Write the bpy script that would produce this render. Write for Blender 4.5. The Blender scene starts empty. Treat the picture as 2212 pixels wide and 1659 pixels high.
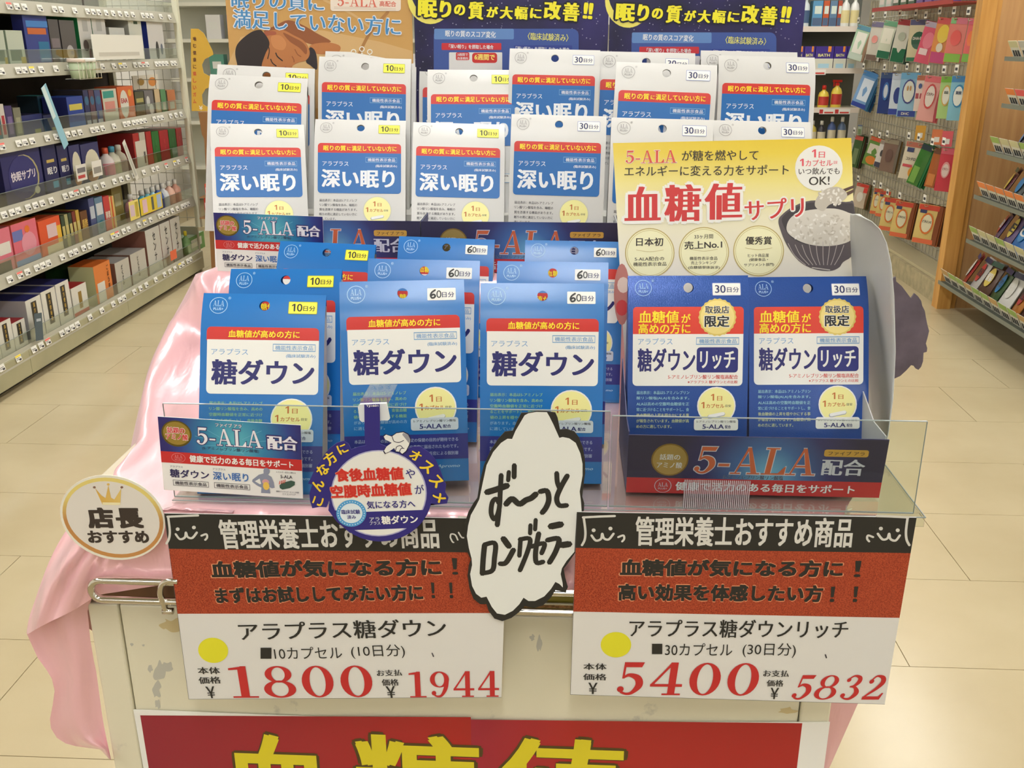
import bpy, bmesh, math, random
from mathutils import Vector, Matrix
from mathutils.geometry import tessellate_polygon
sc = bpy.context.scene
COL = sc.collection
R = math.radians
# ------------------------------------------------------------------ camera
FPX, CX, CY, CAMH, PITCH, YAW = 2080.0, 1106.0, 829.5, 1.4, R(19.4), R(2.9)
cd = bpy.data.cameras.new('camera'); cam = bpy.data.objects.new('camera', cd); COL.objects.link(cam)
cam.location = (0, 0, CAMH); cam.rotation_euler = (R(90) - PITCH, 0, YAW)
cd.sensor_width = 36; cd.lens = FPX / 2212 * 36; cd.clip_start = .02; cd.clip_end = 60
sc.camera = cam
RT = Vector((math.cos(YAW), math.sin(YAW), 0))
FW = Vector((-math.sin(YAW) * math.cos(PITCH), math.cos(YAW) * math.cos(PITCH), -math.sin(PITCH)))
UP = RT.cross(FW); CAM = Vector((0, 0, CAMH))
def ray(u, v): return RT * ((u - CX) / FPX) - UP * ((v - CY) / FPX) + FW
def aty(u, v, y): r = ray(u, v); return CAM + r * (y / r.y)
def atx(u, v, x): r = ray(u, v); return CAM + r * (x / r.x)
def atz(u, v, z): r = ray(u, v); return CAM + r * ((z - CAMH) / r.z)
def y_on_x(u, x, z):
    lo, hi = 1.5, 12.0
    for _ in range(40):
        m = (lo + hi) / 2; d = Vector((x, m, z)) - CAM
        uu = CX + FPX * d.dot(RT) / d.dot(FW)
        if (uu < u) == (x < 0): lo = m
        else: hi = m
    return (lo + hi) / 2
# ------------------------------------------------------------------ world, lights, exposure
def lin(c):
    c = c / 255.0
    return c / 12.92 if c <= .04045 else ((c + .055) / 1.055) ** 2.4
def rgb(c): return (lin(c[0]), lin(c[1]), lin(c[2]), 1.0)
w = bpy.data.worlds.new('world'); sc.world = w; w.use_nodes = True
w.node_tree.nodes['Background'].inputs[0].default_value = (1.0, .95, .86, 1)
w.node_tree.nodes['Background'].inputs[1].default_value = .33
sc.view_settings.view_transform = 'Standard'; sc.view_settings.look = 'None'
sc.view_settings.gamma = 1; sc.view_settings.use_curve_mapping = False
sc.view_settings.exposure = 0.0
LAMP_E = 19.5
# ------------------------------------------------------------------ materials
MC = {}
def newmat(name):
    m = bpy.data.materials.new(name); m.use_nodes = True
    return m, m.node_tree.nodes, m.node_tree.links, m.node_tree.nodes['Principled BSDF']
def M(c, rough=.55, metal=0., coat=0., noise=0., nscale=20, spec=.5, bump=0.):
    key = (tuple(c), rough, metal, coat, noise, nscale, spec, bump)
    if key in MC: return MC[key]
    m, N, L, b = newmat('paint_%02x%02x%02x_%d' % (int(c[0]), int(c[1]), int(c[2]), len(MC)))
    b.inputs['Base Color'].default_value = rgb(c); b.inputs['Roughness'].default_value = rough
    b.inputs['Metallic'].default_value = metal; b.inputs['Coat Weight'].default_value = coat
    b.inputs['Coat Roughness'].default_value = .18
    b.inputs['Specular IOR Level'].default_value = spec
    if noise or bump:
        t = N.new('ShaderNodeTexCoord'); n = N.new('ShaderNodeTexNoise'); n.inputs['Scale'].default_value = nscale
        n.inputs['Detail'].default_value = 5; L.new(t.outputs['Object'], n.inputs['Vector'])
        if noise:
            mx = N.new('ShaderNodeMix'); mx.data_type = 'RGBA'
            r = N.new('ShaderNodeMapRange'); r.inputs[1].default_value = .35; r.inputs[2].default_value = .65
            L.new(n.outputs['Fac'], r.inputs[0]); L.new(r.outputs[0], mx.inputs['Factor'])
            mx.inputs['A'].default_value = rgb([max(0, x * (1 - noise)) for x in c]); mx.inputs['B'].default_value = rgb([min(255, x * (1 + noise * .6)) for x in c])
            L.new(mx.outputs['Result'], b.inputs['Base Color'])
        if bump:
            bp = N.new('ShaderNodeBump'); bp.inputs['Strength'].default_value = bump; bp.inputs['Distance'].default_value = .002
            L.new(n.outputs['Fac'], bp.inputs['Height']); L.new(bp.outputs['Normal'], b.inputs['Normal'])
    MC[key] = m; return m
def grad(name, c0, c1, a, bnd, axis='Z', mode='LINEAR', rough=.4, center=(0, 0, 0), extra=None):
    m, N, L, b = newmat(name); t = N.new('ShaderNodeTexCoord'); r = N.new('ShaderNodeMapRange')
    if mode == 'RADIAL':
        vm = N.new('ShaderNodeVectorMath'); vm.operation = 'DISTANCE'; vm.inputs[1].default_value = center
        L.new(t.outputs['Object'], vm.inputs[0]); L.new(vm.outputs['Value'], r.inputs[0])
    else:
        s = N.new('ShaderNodeSeparateXYZ'); L.new(t.outputs['Object'], s.inputs[0]); L.new(s.outputs[axis], r.inputs[0])
    r.inputs[1].default_value = a; r.inputs[2].default_value = bnd
    cr = N.new('ShaderNodeValToRGB'); cr.color_ramp.elements[0].color = rgb(c0); cr.color_ramp.elements[1].color = rgb(c1)
    if extra:
        for p, c in extra: e = cr.color_ramp.elements.new(p); e.color = rgb(c)
    L.new(r.outputs[0], cr.inputs[0]); L.new(cr.outputs[0], b.inputs['Base Color']); b.inputs['Roughness'].default_value = rough
    return m
def glassy(name, tint=(245, 248, 245), alpha=.86, rough=.03):
    m, N, L, b = newmat(name); out = N['Material Output']
    tr = N.new('ShaderNodeBsdfTransparent'); tr.inputs[0].default_value = rgb(tint)
    gl = N.new('ShaderNodeBsdfGlossy'); gl.inputs['Roughness'].default_value = rough; gl.inputs[0].default_value = (1, 1, 1, 1)
    mx = N.new('ShaderNodeMixShader'); fr = N.new('ShaderNodeFresnel'); fr.inputs[0].default_value = 1.45
    mr = N.new('ShaderNodeMath'); mr.operation = 'MULTIPLY_ADD'; mr.inputs[1].default_value = .35; mr.inputs[2].default_value = max(0, .84 - alpha)
    L.new(fr.outputs[0], mr.inputs[0]); L.new(mr.outputs[0], mx.inputs[0]); L.new(tr.outputs[0], mx.inputs[1]); L.new(gl.outputs[0], mx.inputs[2])
    L.new(mx.outputs[0], out.inputs[0]); return m
ACRYL = glassy('clear_acrylic'); ACRYL_EDGE = M((150, 160, 158), .2)
CHROME = M((225, 222, 212), .12, 1.0)
WHITE = M((236, 235, 228), .45); NAVY = M((38, 38, 105), .4); RED = M((205, 48, 40), .42); YEL = M((250, 226, 40), .42)
BLACK = M((38, 38, 36), .5)
# ------------------------------------------------------------------ object helpers
def link(o, parent=None):
    COL.objects.link(o)
    if parent: o.parent = parent
    return o
def tag(o, label, cat, group=None, kind=None):
    if label: o['label'] = label
    if cat: o['category'] = cat
    if group: o['group'] = group
    if kind: o['kind'] = kind
    return o
def empty(name, loc=(0, 0, 0), rz=0.0, mw=None):
    o = bpy.data.objects.new(name, None); COL.objects.link(o); o.empty_display_size = .05
    if mw is not None: o.matrix_world = mw
    else: o.location = loc; o.rotation_euler.z = rz
    return o
class MB:
    def __init__(s): s.v = []; s.f = []; s.m = []; s.mats = []
    def mi(s, mat):
        if mat not in s.mats: s.mats.append(mat)
        return s.mats.index(mat)
    def add(s, vs, fs, mat):
        k = len(s.v); s.v += [tuple(v) for v in vs]; i = s.mi(mat)
        for f in fs: s.f.append([a + k for a in f]); s.m.append(i)
    def box(s, x0, x1, y0, y1, z0, z1, mat, T=None, faces=None):
        vs = [Vector((x, y, z)) for z in (z0, z1) for y in (y0, y1) for x in (x0, x1)]
        if T is not None: vs = [T @ v for v in vs]
        fs = [(0, 2, 3, 1), (4, 5, 7, 6), (0, 1, 5, 4), (2, 6, 7, 3), (0, 4, 6, 2), (1, 3, 7, 5)]
        s.add(vs, fs, mat)
    def tube(s, pts, r, mat, n=8, closed=False, caps=True):
        pts = [Vector(p) for p in pts]; rings = []; N_ = len(pts); up = Vector((.13, .21, .97))
        prev = None
        for i, p in enumerate(pts):
            a = pts[(i - 1) % N_] if (closed or i > 0) else p; b = pts[(i + 1) % N_] if (closed or i < N_ - 1) else p
            t = (b - a).normalized()
            if prev is None: x = t.cross(up); x = x if x.length > .05 else t.cross(Vector((1, 0, 0)))
            else: x = prev - t * prev.dot(t)
            x.normalize(); prev = x; y = t.cross(x); rr = r[i] if isinstance(r, (list, tuple)) else r
            rings.append([p + (x * math.cos(2 * math.pi * k / n) + y * math.sin(2 * math.pi * k / n)) * rr for k in range(n)])
        vs = [q for g in rings for q in g]; fs = []
        for i in range(N_ if closed else N_ - 1):
            j = (i + 1) % N_
            for k in range(n): fs.append((i * n + k, j * n + k, j * n + (k + 1) % n, i * n + (k + 1) % n))
        if not closed and caps: fs += [tuple(range(n)), tuple(range((N_ - 1) * n, N_ * n))[::-1]]
        s.add(vs, fs, mat)
    def lathe(s, prof, mat, n=14, T=None, sx=1, sy=1):
        vs = []; fs = []
        for (r, z) in prof:
            for k in range(n): a = 2 * math.pi * k / n; vs.append(Vector((r * math.cos(a) * sx, r * math.sin(a) * sy, z)))
        if T is not None: vs = [T @ v for v in vs]
        for i in range(len(prof) - 1):
            for k in range(n): fs.append((i * n + k, i * n + (k + 1) % n, (i + 1) * n + (k + 1) % n, (i + 1) * n + k))
        fs += [tuple(range(n))[::-1], tuple(range((len(prof) - 1) * n, len(prof) * n))]
        s.add(vs, fs, mat)
    def grid(s, rows, mat):
        n = len(rows[0]); vs = [p for r in rows for p in r]
        s.add(vs, [(i * n + j, i * n + j + 1, (i + 1) * n + j + 1, (i + 1) * n + j) for i in range(len(rows) - 1) for j in range(n - 1)], mat)
    def prism(s, pts, y0, y1, mat, side=None):      # pts in (x,z), extruded along y
        n = len(pts); tris = tessellate_polygon([[Vector((p[0], p[1], 0)) for p in pts]])
        vs = [(p[0], y0, p[1]) for p in pts] + [(p[0], y1, p[1]) for p in pts]
        s.add(vs, [tuple(t) for t in tris] + [tuple(a + n for a in t)[::-1] for t in tris], mat)
        s.add(vs, [(i, (i + 1) % n, n + (i + 1) % n, n + i) for i in range(n)], side or mat)
    def mesh(s, name, smooth=False):
        me = bpy.data.meshes.new(name); me.from_pydata(s.v, [], s.f)
        for m in s.mats: me.materials.append(m)
        me.polygons.foreach_set('material_index', s.m)
        if smooth: me.polygons.foreach_set('use_smooth', [True] * len(s.f))
        me.update(); return me
    def build(s, name, parent=None, smooth=False, mw=None):
        me = s.mesh(name, smooth)
        bm = bmesh.new(); bm.from_mesh(me); bmesh.ops.recalc_face_normals(bm, faces=bm.faces); bm.to_mesh(me); bm.free()
        o = link(bpy.data.objects.new(name, me), parent)
        if mw is not None: o.matrix_world = mw
        return o
def catmull(pts, k=6):
    P = [Vector(p) for p in pts]; out = []
    for i in range(len(P) - 1):
        a = P[max(0, i - 1)]; b = P[i]; c = P[i + 1]; d = P[min(len(P) - 1, i + 2)]
        for j in range(k):
            t = j / k
            out.append(.5 * ((2 * b) + (c - a) * t + (2 * a - 5 * b + 4 * c - d) * t * t + (3 * b - a - 3 * c + d) * t ** 3))
    out.append(P[-1]); return out
# ------------------------------------------------------------------ print layer (flat lettering and artwork)
TXT = {}
def textmesh(s):
    if s in TXT: return TXT[s]
    cu = bpy.data.curves.new('t', 'FONT'); cu.body = s; cu.resolution_u = 2 if len(s) > 6 else 4
    ob = bpy.data.objects.new('t', cu); me = bpy.data.meshes.new_from_object(ob)
    v = [p.co.copy() for p in me.vertices]; f = [tuple(p.vertices) for p in me.polygons]
    bpy.data.meshes.remove(me); bpy.data.objects.remove(ob); bpy.data.curves.remove(cu)
    x0 = min(p.x for p in v); x1 = max(p.x for p in v); y0 = min(p.y for p in v); y1 = max(p.y for p in v)
    r = ([((p.x - x0) / (x1 - x0), (p.y - y0) / (y1 - y0)) for p in v], f, x1 - x0, y1 - y0)
    TXT[s] = r; return r
SER = {
 'A': (.98, [('p', [(.42, 1), (.53, 1), (.88, .03), (.69, .03)]), ('p', [(.42, 1), (.48, .93), (.2, .03), (.14, .03)]), ('p', [(.26, .3), (.7, .3), (.7, .36), (.26, .36)]), ('p', [(0, 0), (.34, 0), (.34, .05), (0, .05)]), ('p', [(.56, 0), (.98, 0), (.98, .05), (.56, .05)])]),
 'L': (.84, [('p', [(.17, 0), (.35, 0), (.35, 1), (.17, 1)]), ('p', [(.05, .95), (.48, .95), (.48, 1), (.05, 1)]), ('p', [(.05, 0), (.82, 0), (.82, .3), (.78, .3), (.6, .06), (.05, .05)])]),
 '-': (.5, [('p', [(.06, .28), (.42, .28), (.42, .38), (.06, .38)])]),
 '5': (.78, [('p', [(.18, 1), (.7, 1), (.64, .85), (.18, .85)]), ('p', [(.16, .5), (.22, .5), (.24, .95), (.18, .95)]), ('s', [(.19, .52, .05), (.34, .61, .1), (.56, .52, .18), (.62, .3, .19), (.46, .07, .1), (.3, .03, .07), (.16, .09, .07)]), ('c', (.15, .17, .09))]),
 '0': (.88, [('r', (.43, .5, .4, .5, .2, .455))]),
 '1': (.74, [('p', [(.25, .03), (.47, .03), (.47, 1), (.33, 1), (.25, .93)]), ('p', [(.02, .88), (.35, .9), (.35, .99), (.02, .94)]), ('p', [(.04, 0), (.7, 0), (.7, .05), (.04, .05)])]),
 '8': (.88, [('r', (.43, .74, .34, .26, .17, .215)), ('r', (.43, .27, .41, .275, .22, .225))]),
 '4': (.9, [('p', [(.5, .03), (.69, .03), (.69, 1), (.5, 1)]), ('s', [(.54, .97, .07), (.3, .63, .06), (.06, .3, .07)]), ('p', [(.03, .26), (.86, .26), (.86, .34), (.03, .34)]), ('p', [(.36, 0), (.84, 0), (.84, .05), (.36, .05)])]),
 '9': (.86, [('r', (.42, .69, .38, .31, .19, .265)), ('s', [(.7, .68, .19), (.66, .36, .16), (.5, .08, .1), (.34, .03, .07), (.2, .08, .06)]), ('c', (.18, .16, .09))]),
 '3': (.8, [('s', [(.17, .84, .06), (.34, .97, .07), (.55, .9, .14), (.58, .73, .17), (.45, .56, .1), (.3, .53, .05)]), ('s', [(.3, .53, .05), (.5, .5, .1), (.64, .28, .19), (.5, .06, .12), (.32, .03, .07), (.17, .1, .06)]), ('c', (.17, .17, .09)), ('c', (.18, .8, .08))]),
 '2': (.82, [('s', [(.16, .8, .06), (.3, .96, .07), (.53, .9, .15), (.6, .7, .18), (.45, .45, .13), (.2, .2, .08), (.08, .06, .07)]), ('p', [(.06, 0), (.72, 0), (.79, .27), (.73, .27), (.64, .13), (.06, .13)]), ('c', (.17, .74, .09))]),
}
class Art:
    def __init__(s, f, pf=None): s.mb = MB(); s.k = 0; s.f = f; s.pf = pf or (lambda a: a)
    def put(s, vs, fs, mat, L): s.k = (s.k + 1) % 48; L += s.k * .006; s.mb.add([s.f(x, z, L) for x, z in vs], fs, mat)
    def poly(s, pts, mat, L=1, raw=False):
        P = [tuple(p) for p in pts] if raw else [s.pf(p) for p in pts]
        tr = tessellate_polygon([[Vector((a, b, 0)) for a, b in P]]); s.put(P, [tuple(t) for t in tr], mat, L)
    def blob(s, pts, mat, L=1, k=4):               # smooth closed outline
        n = len(pts); out = []
        for i in range(n):
            a, b, c, d = pts[i - 1], pts[i], pts[(i + 1) % n], pts[(i + 2) % n]
            for j in range(k):
                t = j / k
                out.append(tuple(.5 * (2 * b[q] + (c[q] - a[q]) * t + (2 * a[q] - 5 * b[q] + 4 * c[q] - d[q]) * t * t + (3 * b[q] - a[q] - 3 * c[q] + d[q]) * t ** 3) for q in (0, 1)))
        s.poly(out, mat, L)
    def rrect(s, u0, v0, u1, v1, r, mat, L=1, rv=None, corners=(1, 1, 1, 1)):
        rv = rv or r; pts = []
        for (cx, cy, a0, c) in ((u1 - r, v0 + rv, -90, corners[1]), (u1 - r, v1 - rv, 0, corners[2]), (u0 + r, v1 - rv, 90, corners[3]), (u0 + r, v0 + rv, 180, corners[0])):
            if c:
                for k in range(5): a = R(a0 + 22.5 * k); pts.append((cx + r * math.cos(a), cy + rv * math.sin(a)))
            else:
                a = R(a0 + 45); pts.append((cx + r * (1 if math.cos(a) > 0 else -1), cy + rv * (1 if math.sin(a) > 0 else -1)))
        s.poly(pts, mat, L)
    def frame(s, u0, v0, u1, v1, t, mat, L=2):
        for q in ((u0, v0, u1, v0 + t), (u0, v1 - t, u1, v1), (u0, v0, u0 + t, v1), (u1 - t, v0, u1, v1)):
            s.poly([(q[0], q[1]), (q[2], q[1]), (q[2], q[3]), (q[0], q[3])], mat, L)
    def ell(s, cu, cv, ru, rv, mat, L=1, n=28, rot=0, wob=0):
        pts = []
        for k in range(n):
            a = 2 * math.pi * k / n; q = 1 + (wob if k % 2 else 0); x = ru * q * math.cos(a); y = rv * q * math.sin(a)
            pts.append((cu + x * math.cos(rot) - y * math.sin(rot), cv + x * math.sin(rot) + y * math.cos(rot)))
        s.poly(pts, mat, L)
    def ring(s, cu, cv, ru, rv, iu, iv, mat, L=2, n=28, rot=0):
        P = []
        for (a_, b_) in ((ru, rv), (iu, iv)):
            for k in range(n):
                a = 2 * math.pi * k / n; x = a_ * math.cos(a); y = b_ * math.sin(a)
                P.append(s.pf((cu + x * math.cos(rot) - y * math.sin(rot), cv + x * math.sin(rot) + y * math.cos(rot))))
        s.put(P, [(k, (k + 1) % n, n + (k + 1) % n, n + k) for k in range(n)], mat, L)
    def stroke(s, pts, wd, mat, L=3, k=5, sharp=False, raw=False):
        P = [Vector(p if raw else s.pf(p)) for p in [q[:2] for q in pts]]
        W_ = [q[2] if len(q) > 2 else wd for q in pts]
        if not sharp and len(P) > 2:
            Q = catmull([(p.x, p.y, w_) for p, w_ in zip(P, W_)], k); P = [Vector((q.x, q.y)) for q in Q]; W_ = [q.z for q in Q]
        for i in range(len(P) - 1):
            t = P[i + 1] - P[i]
            if t.length < 1e-9: continue
            n = Vector((-t.y, t.x)).normalized()
            s.put([P[i] + n * W_[i] / 2, P[i] - n * W_[i] / 2, P[i + 1] - n * W_[i + 1] / 2, P[i + 1] + n * W_[i + 1] / 2], [(0, 1, 2, 3)], mat, L)
        for p, w_ in zip(P, W_):
            s.put([p + Vector((math.cos(R(60 * j)), math.sin(R(60 * j)))) * w_ / 2 for j in range(6)], [tuple(range(6))], mat, L)
    def basis(s, A, B, h):                         # A, B: left and right middle of the text box; h its height
        a = Vector(s.pf(A)); b = Vector(s.pf(B)); m = ((A[0] + B[0]) / 2, (A[1] + B[1]) / 2)
        t = Vector(s.pf((m[0], m[1] - h / 2))) - Vector(s.pf((m[0], m[1] + h / 2)))
        x = b - a; n = Vector((-x.y, x.x)).normalized()
        if n.dot(t) < 0: n = -n
        return a, x, n * t.length
    def text(s, txt, A, B, h, mat, L=3, bold=.012, vb=0., slant=0., ol=None, olw=.04, olL=None):
        a, x, y = s.basis(A, B, h)
        if ol: s._t(txt, a, x, y, ol, olL or L - .5, max(bold, 0) + vb + olw, 0, slant, True)
        s._t(txt, a, x, y, mat, L, bold, vb, slant)
    def _t(s, txt, a, x, y, mat, L, off, vb, slant, outline=False):
        # bold and outline are laid down as slightly shifted repeats of the same lettering
        v, f, w_, h_ = textmesh(txt)
        if w_ < .45: off = min(off, .07 * w_); vb = min(vb, .05 * w_)
        if outline: sh = [(off * math.cos(R(45 * k + 10)), off * math.sin(R(45 * k + 10))) for k in range(8)]
        elif off >= .034: sh = [(-off, -off * .7), (off, -off * .7), (-off, off * .7), (off, off * .7), (0, off * .8), (0, -off * .8), (-off, 0), (off, 0), (0, 0)]
        elif off >= .018: sh = [(-off, -off * .6), (off, -off * .6), (-off, off * .6), (off, off * .6)]
        elif off > .004: sh = [(-off, 0), (off, 0)]
        else: sh = [(0, 0)]
        if vb: sh = [(p[0] + q * vb, p[1]) for q in ((-1, 1) if vb < .019 else (-1, 0, 1)) for p in sh]
        in_ = 0 if outline else 1
        mx = max(abs(p[0]) for p in sh) * in_ / w_; my = max(abs(p[1]) for p in sh) * in_ / h_
        for i, (dx, dy) in enumerate(sh):
            s.put([tuple(a + x * ((p[0] - .5) * (1 - 2 * mx) + .5 + dx / w_ + slant * (p[1] - .5) * h_ / w_) + y * ((p[1] - .5) * (1 - 2 * my) + dy / h_)) for p in v], f, mat, L + i * (.004 if outline else .012))
    def serif(s, txt, A, B, h, mat, L=3, slant=0., ol=None, olw=.05, sp=0.):
        a, x, y = s.basis(A, B, h); tot = sum(SER[c][0] for c in txt) + sp * (len(txt) - 1)
        def dr(m_, L_, ex):
            cx = 0
            for c in txt:
                for kind, d in SER[c][1]:
                    T = lambda q: tuple(a + x * ((cx + q[0] + slant * (q[1] - .5)) / tot) + y * (q[1] - .5))
                    if kind == 'p':
                        if ex:
                            g = [sum(q[i] for q in d) / len(d) for i in (0, 1)]
                            w_ = max(q[0] for q in d) - min(q[0] for q in d); h_ = max(q[1] for q in d) - min(q[1] for q in d)
                            d = [(g[0] + (q[0] - g[0]) * (1 + 2 * ex / w_), g[1] + (q[1] - g[1]) * (1 + 2 * ex / h_)) for q in d]
                        s.poly([T(q) for q in d], m_, L_, raw=True)
                    elif kind == 'c': s.poly([T((d[0] + (d[2] + ex) * math.cos(R(30 * k)), d[1] + (d[2] + ex) * math.sin(R(30 * k)))) for k in range(12)], m_, L_, raw=True)
                    elif kind == 'r':
                        P = []; n = 28
                        for (ru, rv) in ((d[2] + ex, d[3] + ex), (max(.01, d[4] - ex), max(.01, d[5] - ex))):
                            P += [T((d[0] + ru * math.cos(2 * math.pi * k / n), d[1] + rv * math.sin(2 * math.pi * k / n))) for k in range(n)]
                        s.put(P, [(k, (k + 1) % n, n + (k + 1) % n, n + k) for k in range(n)], m_, L_)
                    else:
                        Q = catmull([(q[0], q[1], q[2] + 2 * ex) for q in d], 5); l = []; r = []
                        for i, q in enumerate(Q):
                            t = (Q[min(i + 1, len(Q) - 1)] - Q[max(i - 1, 0)]); n = Vector((-t.y, t.x)).normalized() * q.z / 2
                            l.append(T((q.x + n.x, q.y + n.y))); r.append(T((q.x - n.x, q.y - n.y)))
                        s.put(l + r, [(i, i + 1, len(Q) + i + 1, len(Q) + i) for i in range(len(Q) - 1)], m_, L_)
                cx += SER[c][0] + sp
        if ol: dr(ol, L - .5, olw)
        dr(mat, L, 0)
    def build(s, name, parent=None):
        me = s.mb.mesh(name); return link(bpy.data.objects.new(name, me), parent)
LAY = .0001
class Plane:                                       # a real plane in the room with its own frame
    def __init__(s, O, yaw=0, lean=0, roll=0, scale=1.0):
        s.mw = Matrix.Translation(O) @ Matrix.Rotation(yaw, 4, 'Z') @ Matrix.Rotation(-lean, 4, 'X') @ Matrix.Rotation(roll, 4, 'Y')
        s.inv = s.mw.inverted()
    def p(s, q):
        o = s.inv @ CAM; d = s.inv.to_3x3() @ ray(*q); t = -o.y / d.y; h = o + d * t
        return (h.x, h.z)
    def art(s): return Art(lambda x, z, L: (x, -.0001 - L * LAY, z), s.p)
def sheet(name, pl, outline, th, mat, label, cat, group=None, parent=None, side=None, raw=False):
    mb = MB(); mb.prism([q if raw else pl.p(q) for q in outline], 0, th, mat, side)
    o = mb.build(name, parent, mw=pl.mw)
    if label: tag(o, label, cat, group)
    return o
ORD = ['first', 'second', 'third', 'fourth', 'fifth', 'sixth', 'seventh', 'eighth', 'ninth', 'tenth', 'eleventh', 'twelfth', 'thirteenth', 'fourteenth', 'fifteenth', 'sixteenth', 'seventeenth', 'eighteenth', 'nineteenth', 'twentieth'] + ['number %d' % i for i in range(21, 60)]
# ================================================================== STRUCTURE
def floor_mat():
    m, N, L, b = newmat('vinyl_tile'); t = N.new('ShaderNodeTexCoord'); g = N.new('ShaderNodeNewGeometry')
    n = N.new('ShaderNodeTexNoise'); n.inputs['Scale'].default_value = 2.2; n.inputs['Detail'].default_value = 6; L.new(g.outputs['Position'], n.inputs['Vector'])
    cr = N.new('ShaderNodeValToRGB'); cr.color_ramp.elements[0].position = .3; cr.color_ramp.elements[1].position = .7
    cr.color_ramp.elements[0].color = rgb((186, 170, 134)); cr.color_ramp.elements[1].color = rgb((197, 182, 147)); L.new(n.outputs['Fac'], cr.inputs[0])
    L.new(cr.outputs[0], b.inputs['Base Color'])
    mr = N.new('ShaderNodeMapRange'); mr.inputs[3].default_value = .22; mr.inputs[4].default_value = .26; L.new(n.outputs['Fac'], mr.inputs[0]); L.new(mr.outputs[0], b.inputs['Roughness'])
    return m
FM = floor_mat(); JOINT = M((150, 134, 100), .7)
mb = MB(); mb.box(-3.6, 3.6, -6.2, 12.0, -.06, -.0035, JOINT)
floor = tag(mb.build('floor'), 'cream vinyl floor', None, kind='structure')
mb = MB(); mb.box(-.3988, .3988, -.2024, .2024, -.0035, 0, FM)
tile_me = None; nt = 0
for r in range(-3, 24):
    y = 1.583 + .407 * r + .2035; off = (.05 if r % 2 else .35)
    for k in range(-6, 6):
        x = off + .8 * k + .4
        if abs(x) > 3.2 or nt >= 296 or y > 10.2 or (y < .7): continue
        if abs(x) > .5 + y * .72: continue
        if tile_me is None: o = mb.build('floor_tile', floor); tile_me = o.data
        else: o = link(bpy.data.objects.new('floor_tile', tile_me), floor)
        o.location = (x, y, 0); nt += 1
def room(name, x0, x1, y0, y1, z0, z1, mat):
    m = MB(); m.box(x0, x1, y0, y1, z0, z1, mat); return tag(m.build(name), None, None, kind='structure')
WALLM = M((236, 232, 222), .8)
room('ceiling', -3.6, 3.6, -6.2, 12, 2.75, 2.85, M((186, 184, 174), .9))
room('wall_left', -3.7, -3.6, -6.2, 12, 0, 2.75, WALLM); room('wall_right', 3.6, 3.7, -6.2, 12, 0, 2.75, WALLM)
room('wall_back', -3.6, 3.6, 12, 12.1, 0, 2.75, WALLM); room('wall_front', -3.6, 3.6, -6.3, -6.2, 0, 2.75, WALLM)
# ceiling lamps: fluorescent fixtures in rows along the aisles
def lampmat():
    m, N, L, b = newmat('fluorescent_tube'); b.inputs['Base Color'].default_value = (1, 1, 1, 1)
    b.inputs['Emission Color'].default_value = (1.0, .995, .975, 1); b.inputs['Emission Strength'].default_value = LAMP_E; return m
LM = lampmat(); lamp_i = 0
for yy, rn in ((-4.6, 'farthest row behind'), (-2.5, 'row behind the viewer'), (-.5, 'row nearest the counter'), (1.3, 'second row'), (3.1, 'third row'), (5.0, 'fourth row'), (7.0, 'fifth row'), (9.2, 'last row')):
    for xx, sd in ((-2.15, 'over the left aisle'), (0.0, 'over the middle'), (2.15, 'over the right aisle')):
        e = empty('ceiling_light', (xx, yy, 2.75)); tag(e, 'white fluorescent ceiling light %s, %s' % (sd, rn), 'lamp', 'ceiling lights')
        m = MB(); m.box(-.13, .13, -.62, .62, -.05, -.001, M((235, 235, 230), .5)); m.build('housing', e)
        m = MB(); m.box(-.12, .12, -.60, .60, -.062, -.0505, LM); m.build('diffuser', e)
# ================================================================== LEFT SHELF UNIT
CREAM = M((182, 177, 152), .5); RAILM = M((182, 178, 160), .45); DARKB = M((66, 57, 50), .8, noise=.15, nscale=4); FADE = M((176, 171, 138), .55, noise=.06, nscale=3)
PAPER = M((240, 238, 230), .6); INK = M((60, 58, 60), .6)
GX, GY0, GY1 = -2.31, 2.9, 6.05
gon = empty('store_shelf_unit', (GX, (GY0 + GY1) / 2, 0)); tag(gon, 'long cream shop shelving unit of six tiers on the left of the aisle', 'shelving')
def local(o, x, y, z=0):
    return o
gl = Vector((GX, (GY0 + GY1) / 2, 0))
def gbox(name, x0, x1, y0, y1, z0, z1, mat, par=gon):
    m = MB(); m.box(x0 - gl.x, x1 - gl.x, y0 - gl.y, y1 - gl.y, z0, z1, mat); return m.build(name, par)
gbox('back_panel', -2.80, -2.77, GY0, GY1, 0, 1.95, DARKB)
gbox('end_panel', -2.77, GX - .02, GY1 + .002, GY1 + .022, .0, .30, CREAM)
gbox('kick_board', -2.76, GX - .05, GY0, GY1, 0, .055, M((60, 55, 48), .8))
for a, b_ in ((2.9, 3.9), (3.903, 4.9), (4.903, 6.05)): gbox('base_panel', -2.76, GX, a, b_, .035, .142, FADE)
gbox('end_post', GX - .02, GX + .012, GY1 - .02, GY1 + .012, .30, 1.95, M((222, 220, 196), .5))
gbox('end_post', -2.78, -2.74, GY1 - .02, GY1 + .02, .30, 1.95, CREAM)
WIRE = M((190, 188, 176), .35, .6)
wp = MB()
for k in range(9): wp.tube([(-2.75 - gl.x + k * .052, GY1 - gl.y, .34), (-2.75 - gl.x + k * .052, GY1 - gl.y, 1.9)], .002, WIRE, 4)
for k in range(22): wp.tube([(-2.75 - gl.x, GY1 - gl.y, .36 + k * .07), (GX - gl.x, GY1 - gl.y, .36 + k * .07)], .002, WIRE, 4)
wp.build('wire_grid', gon)
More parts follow.
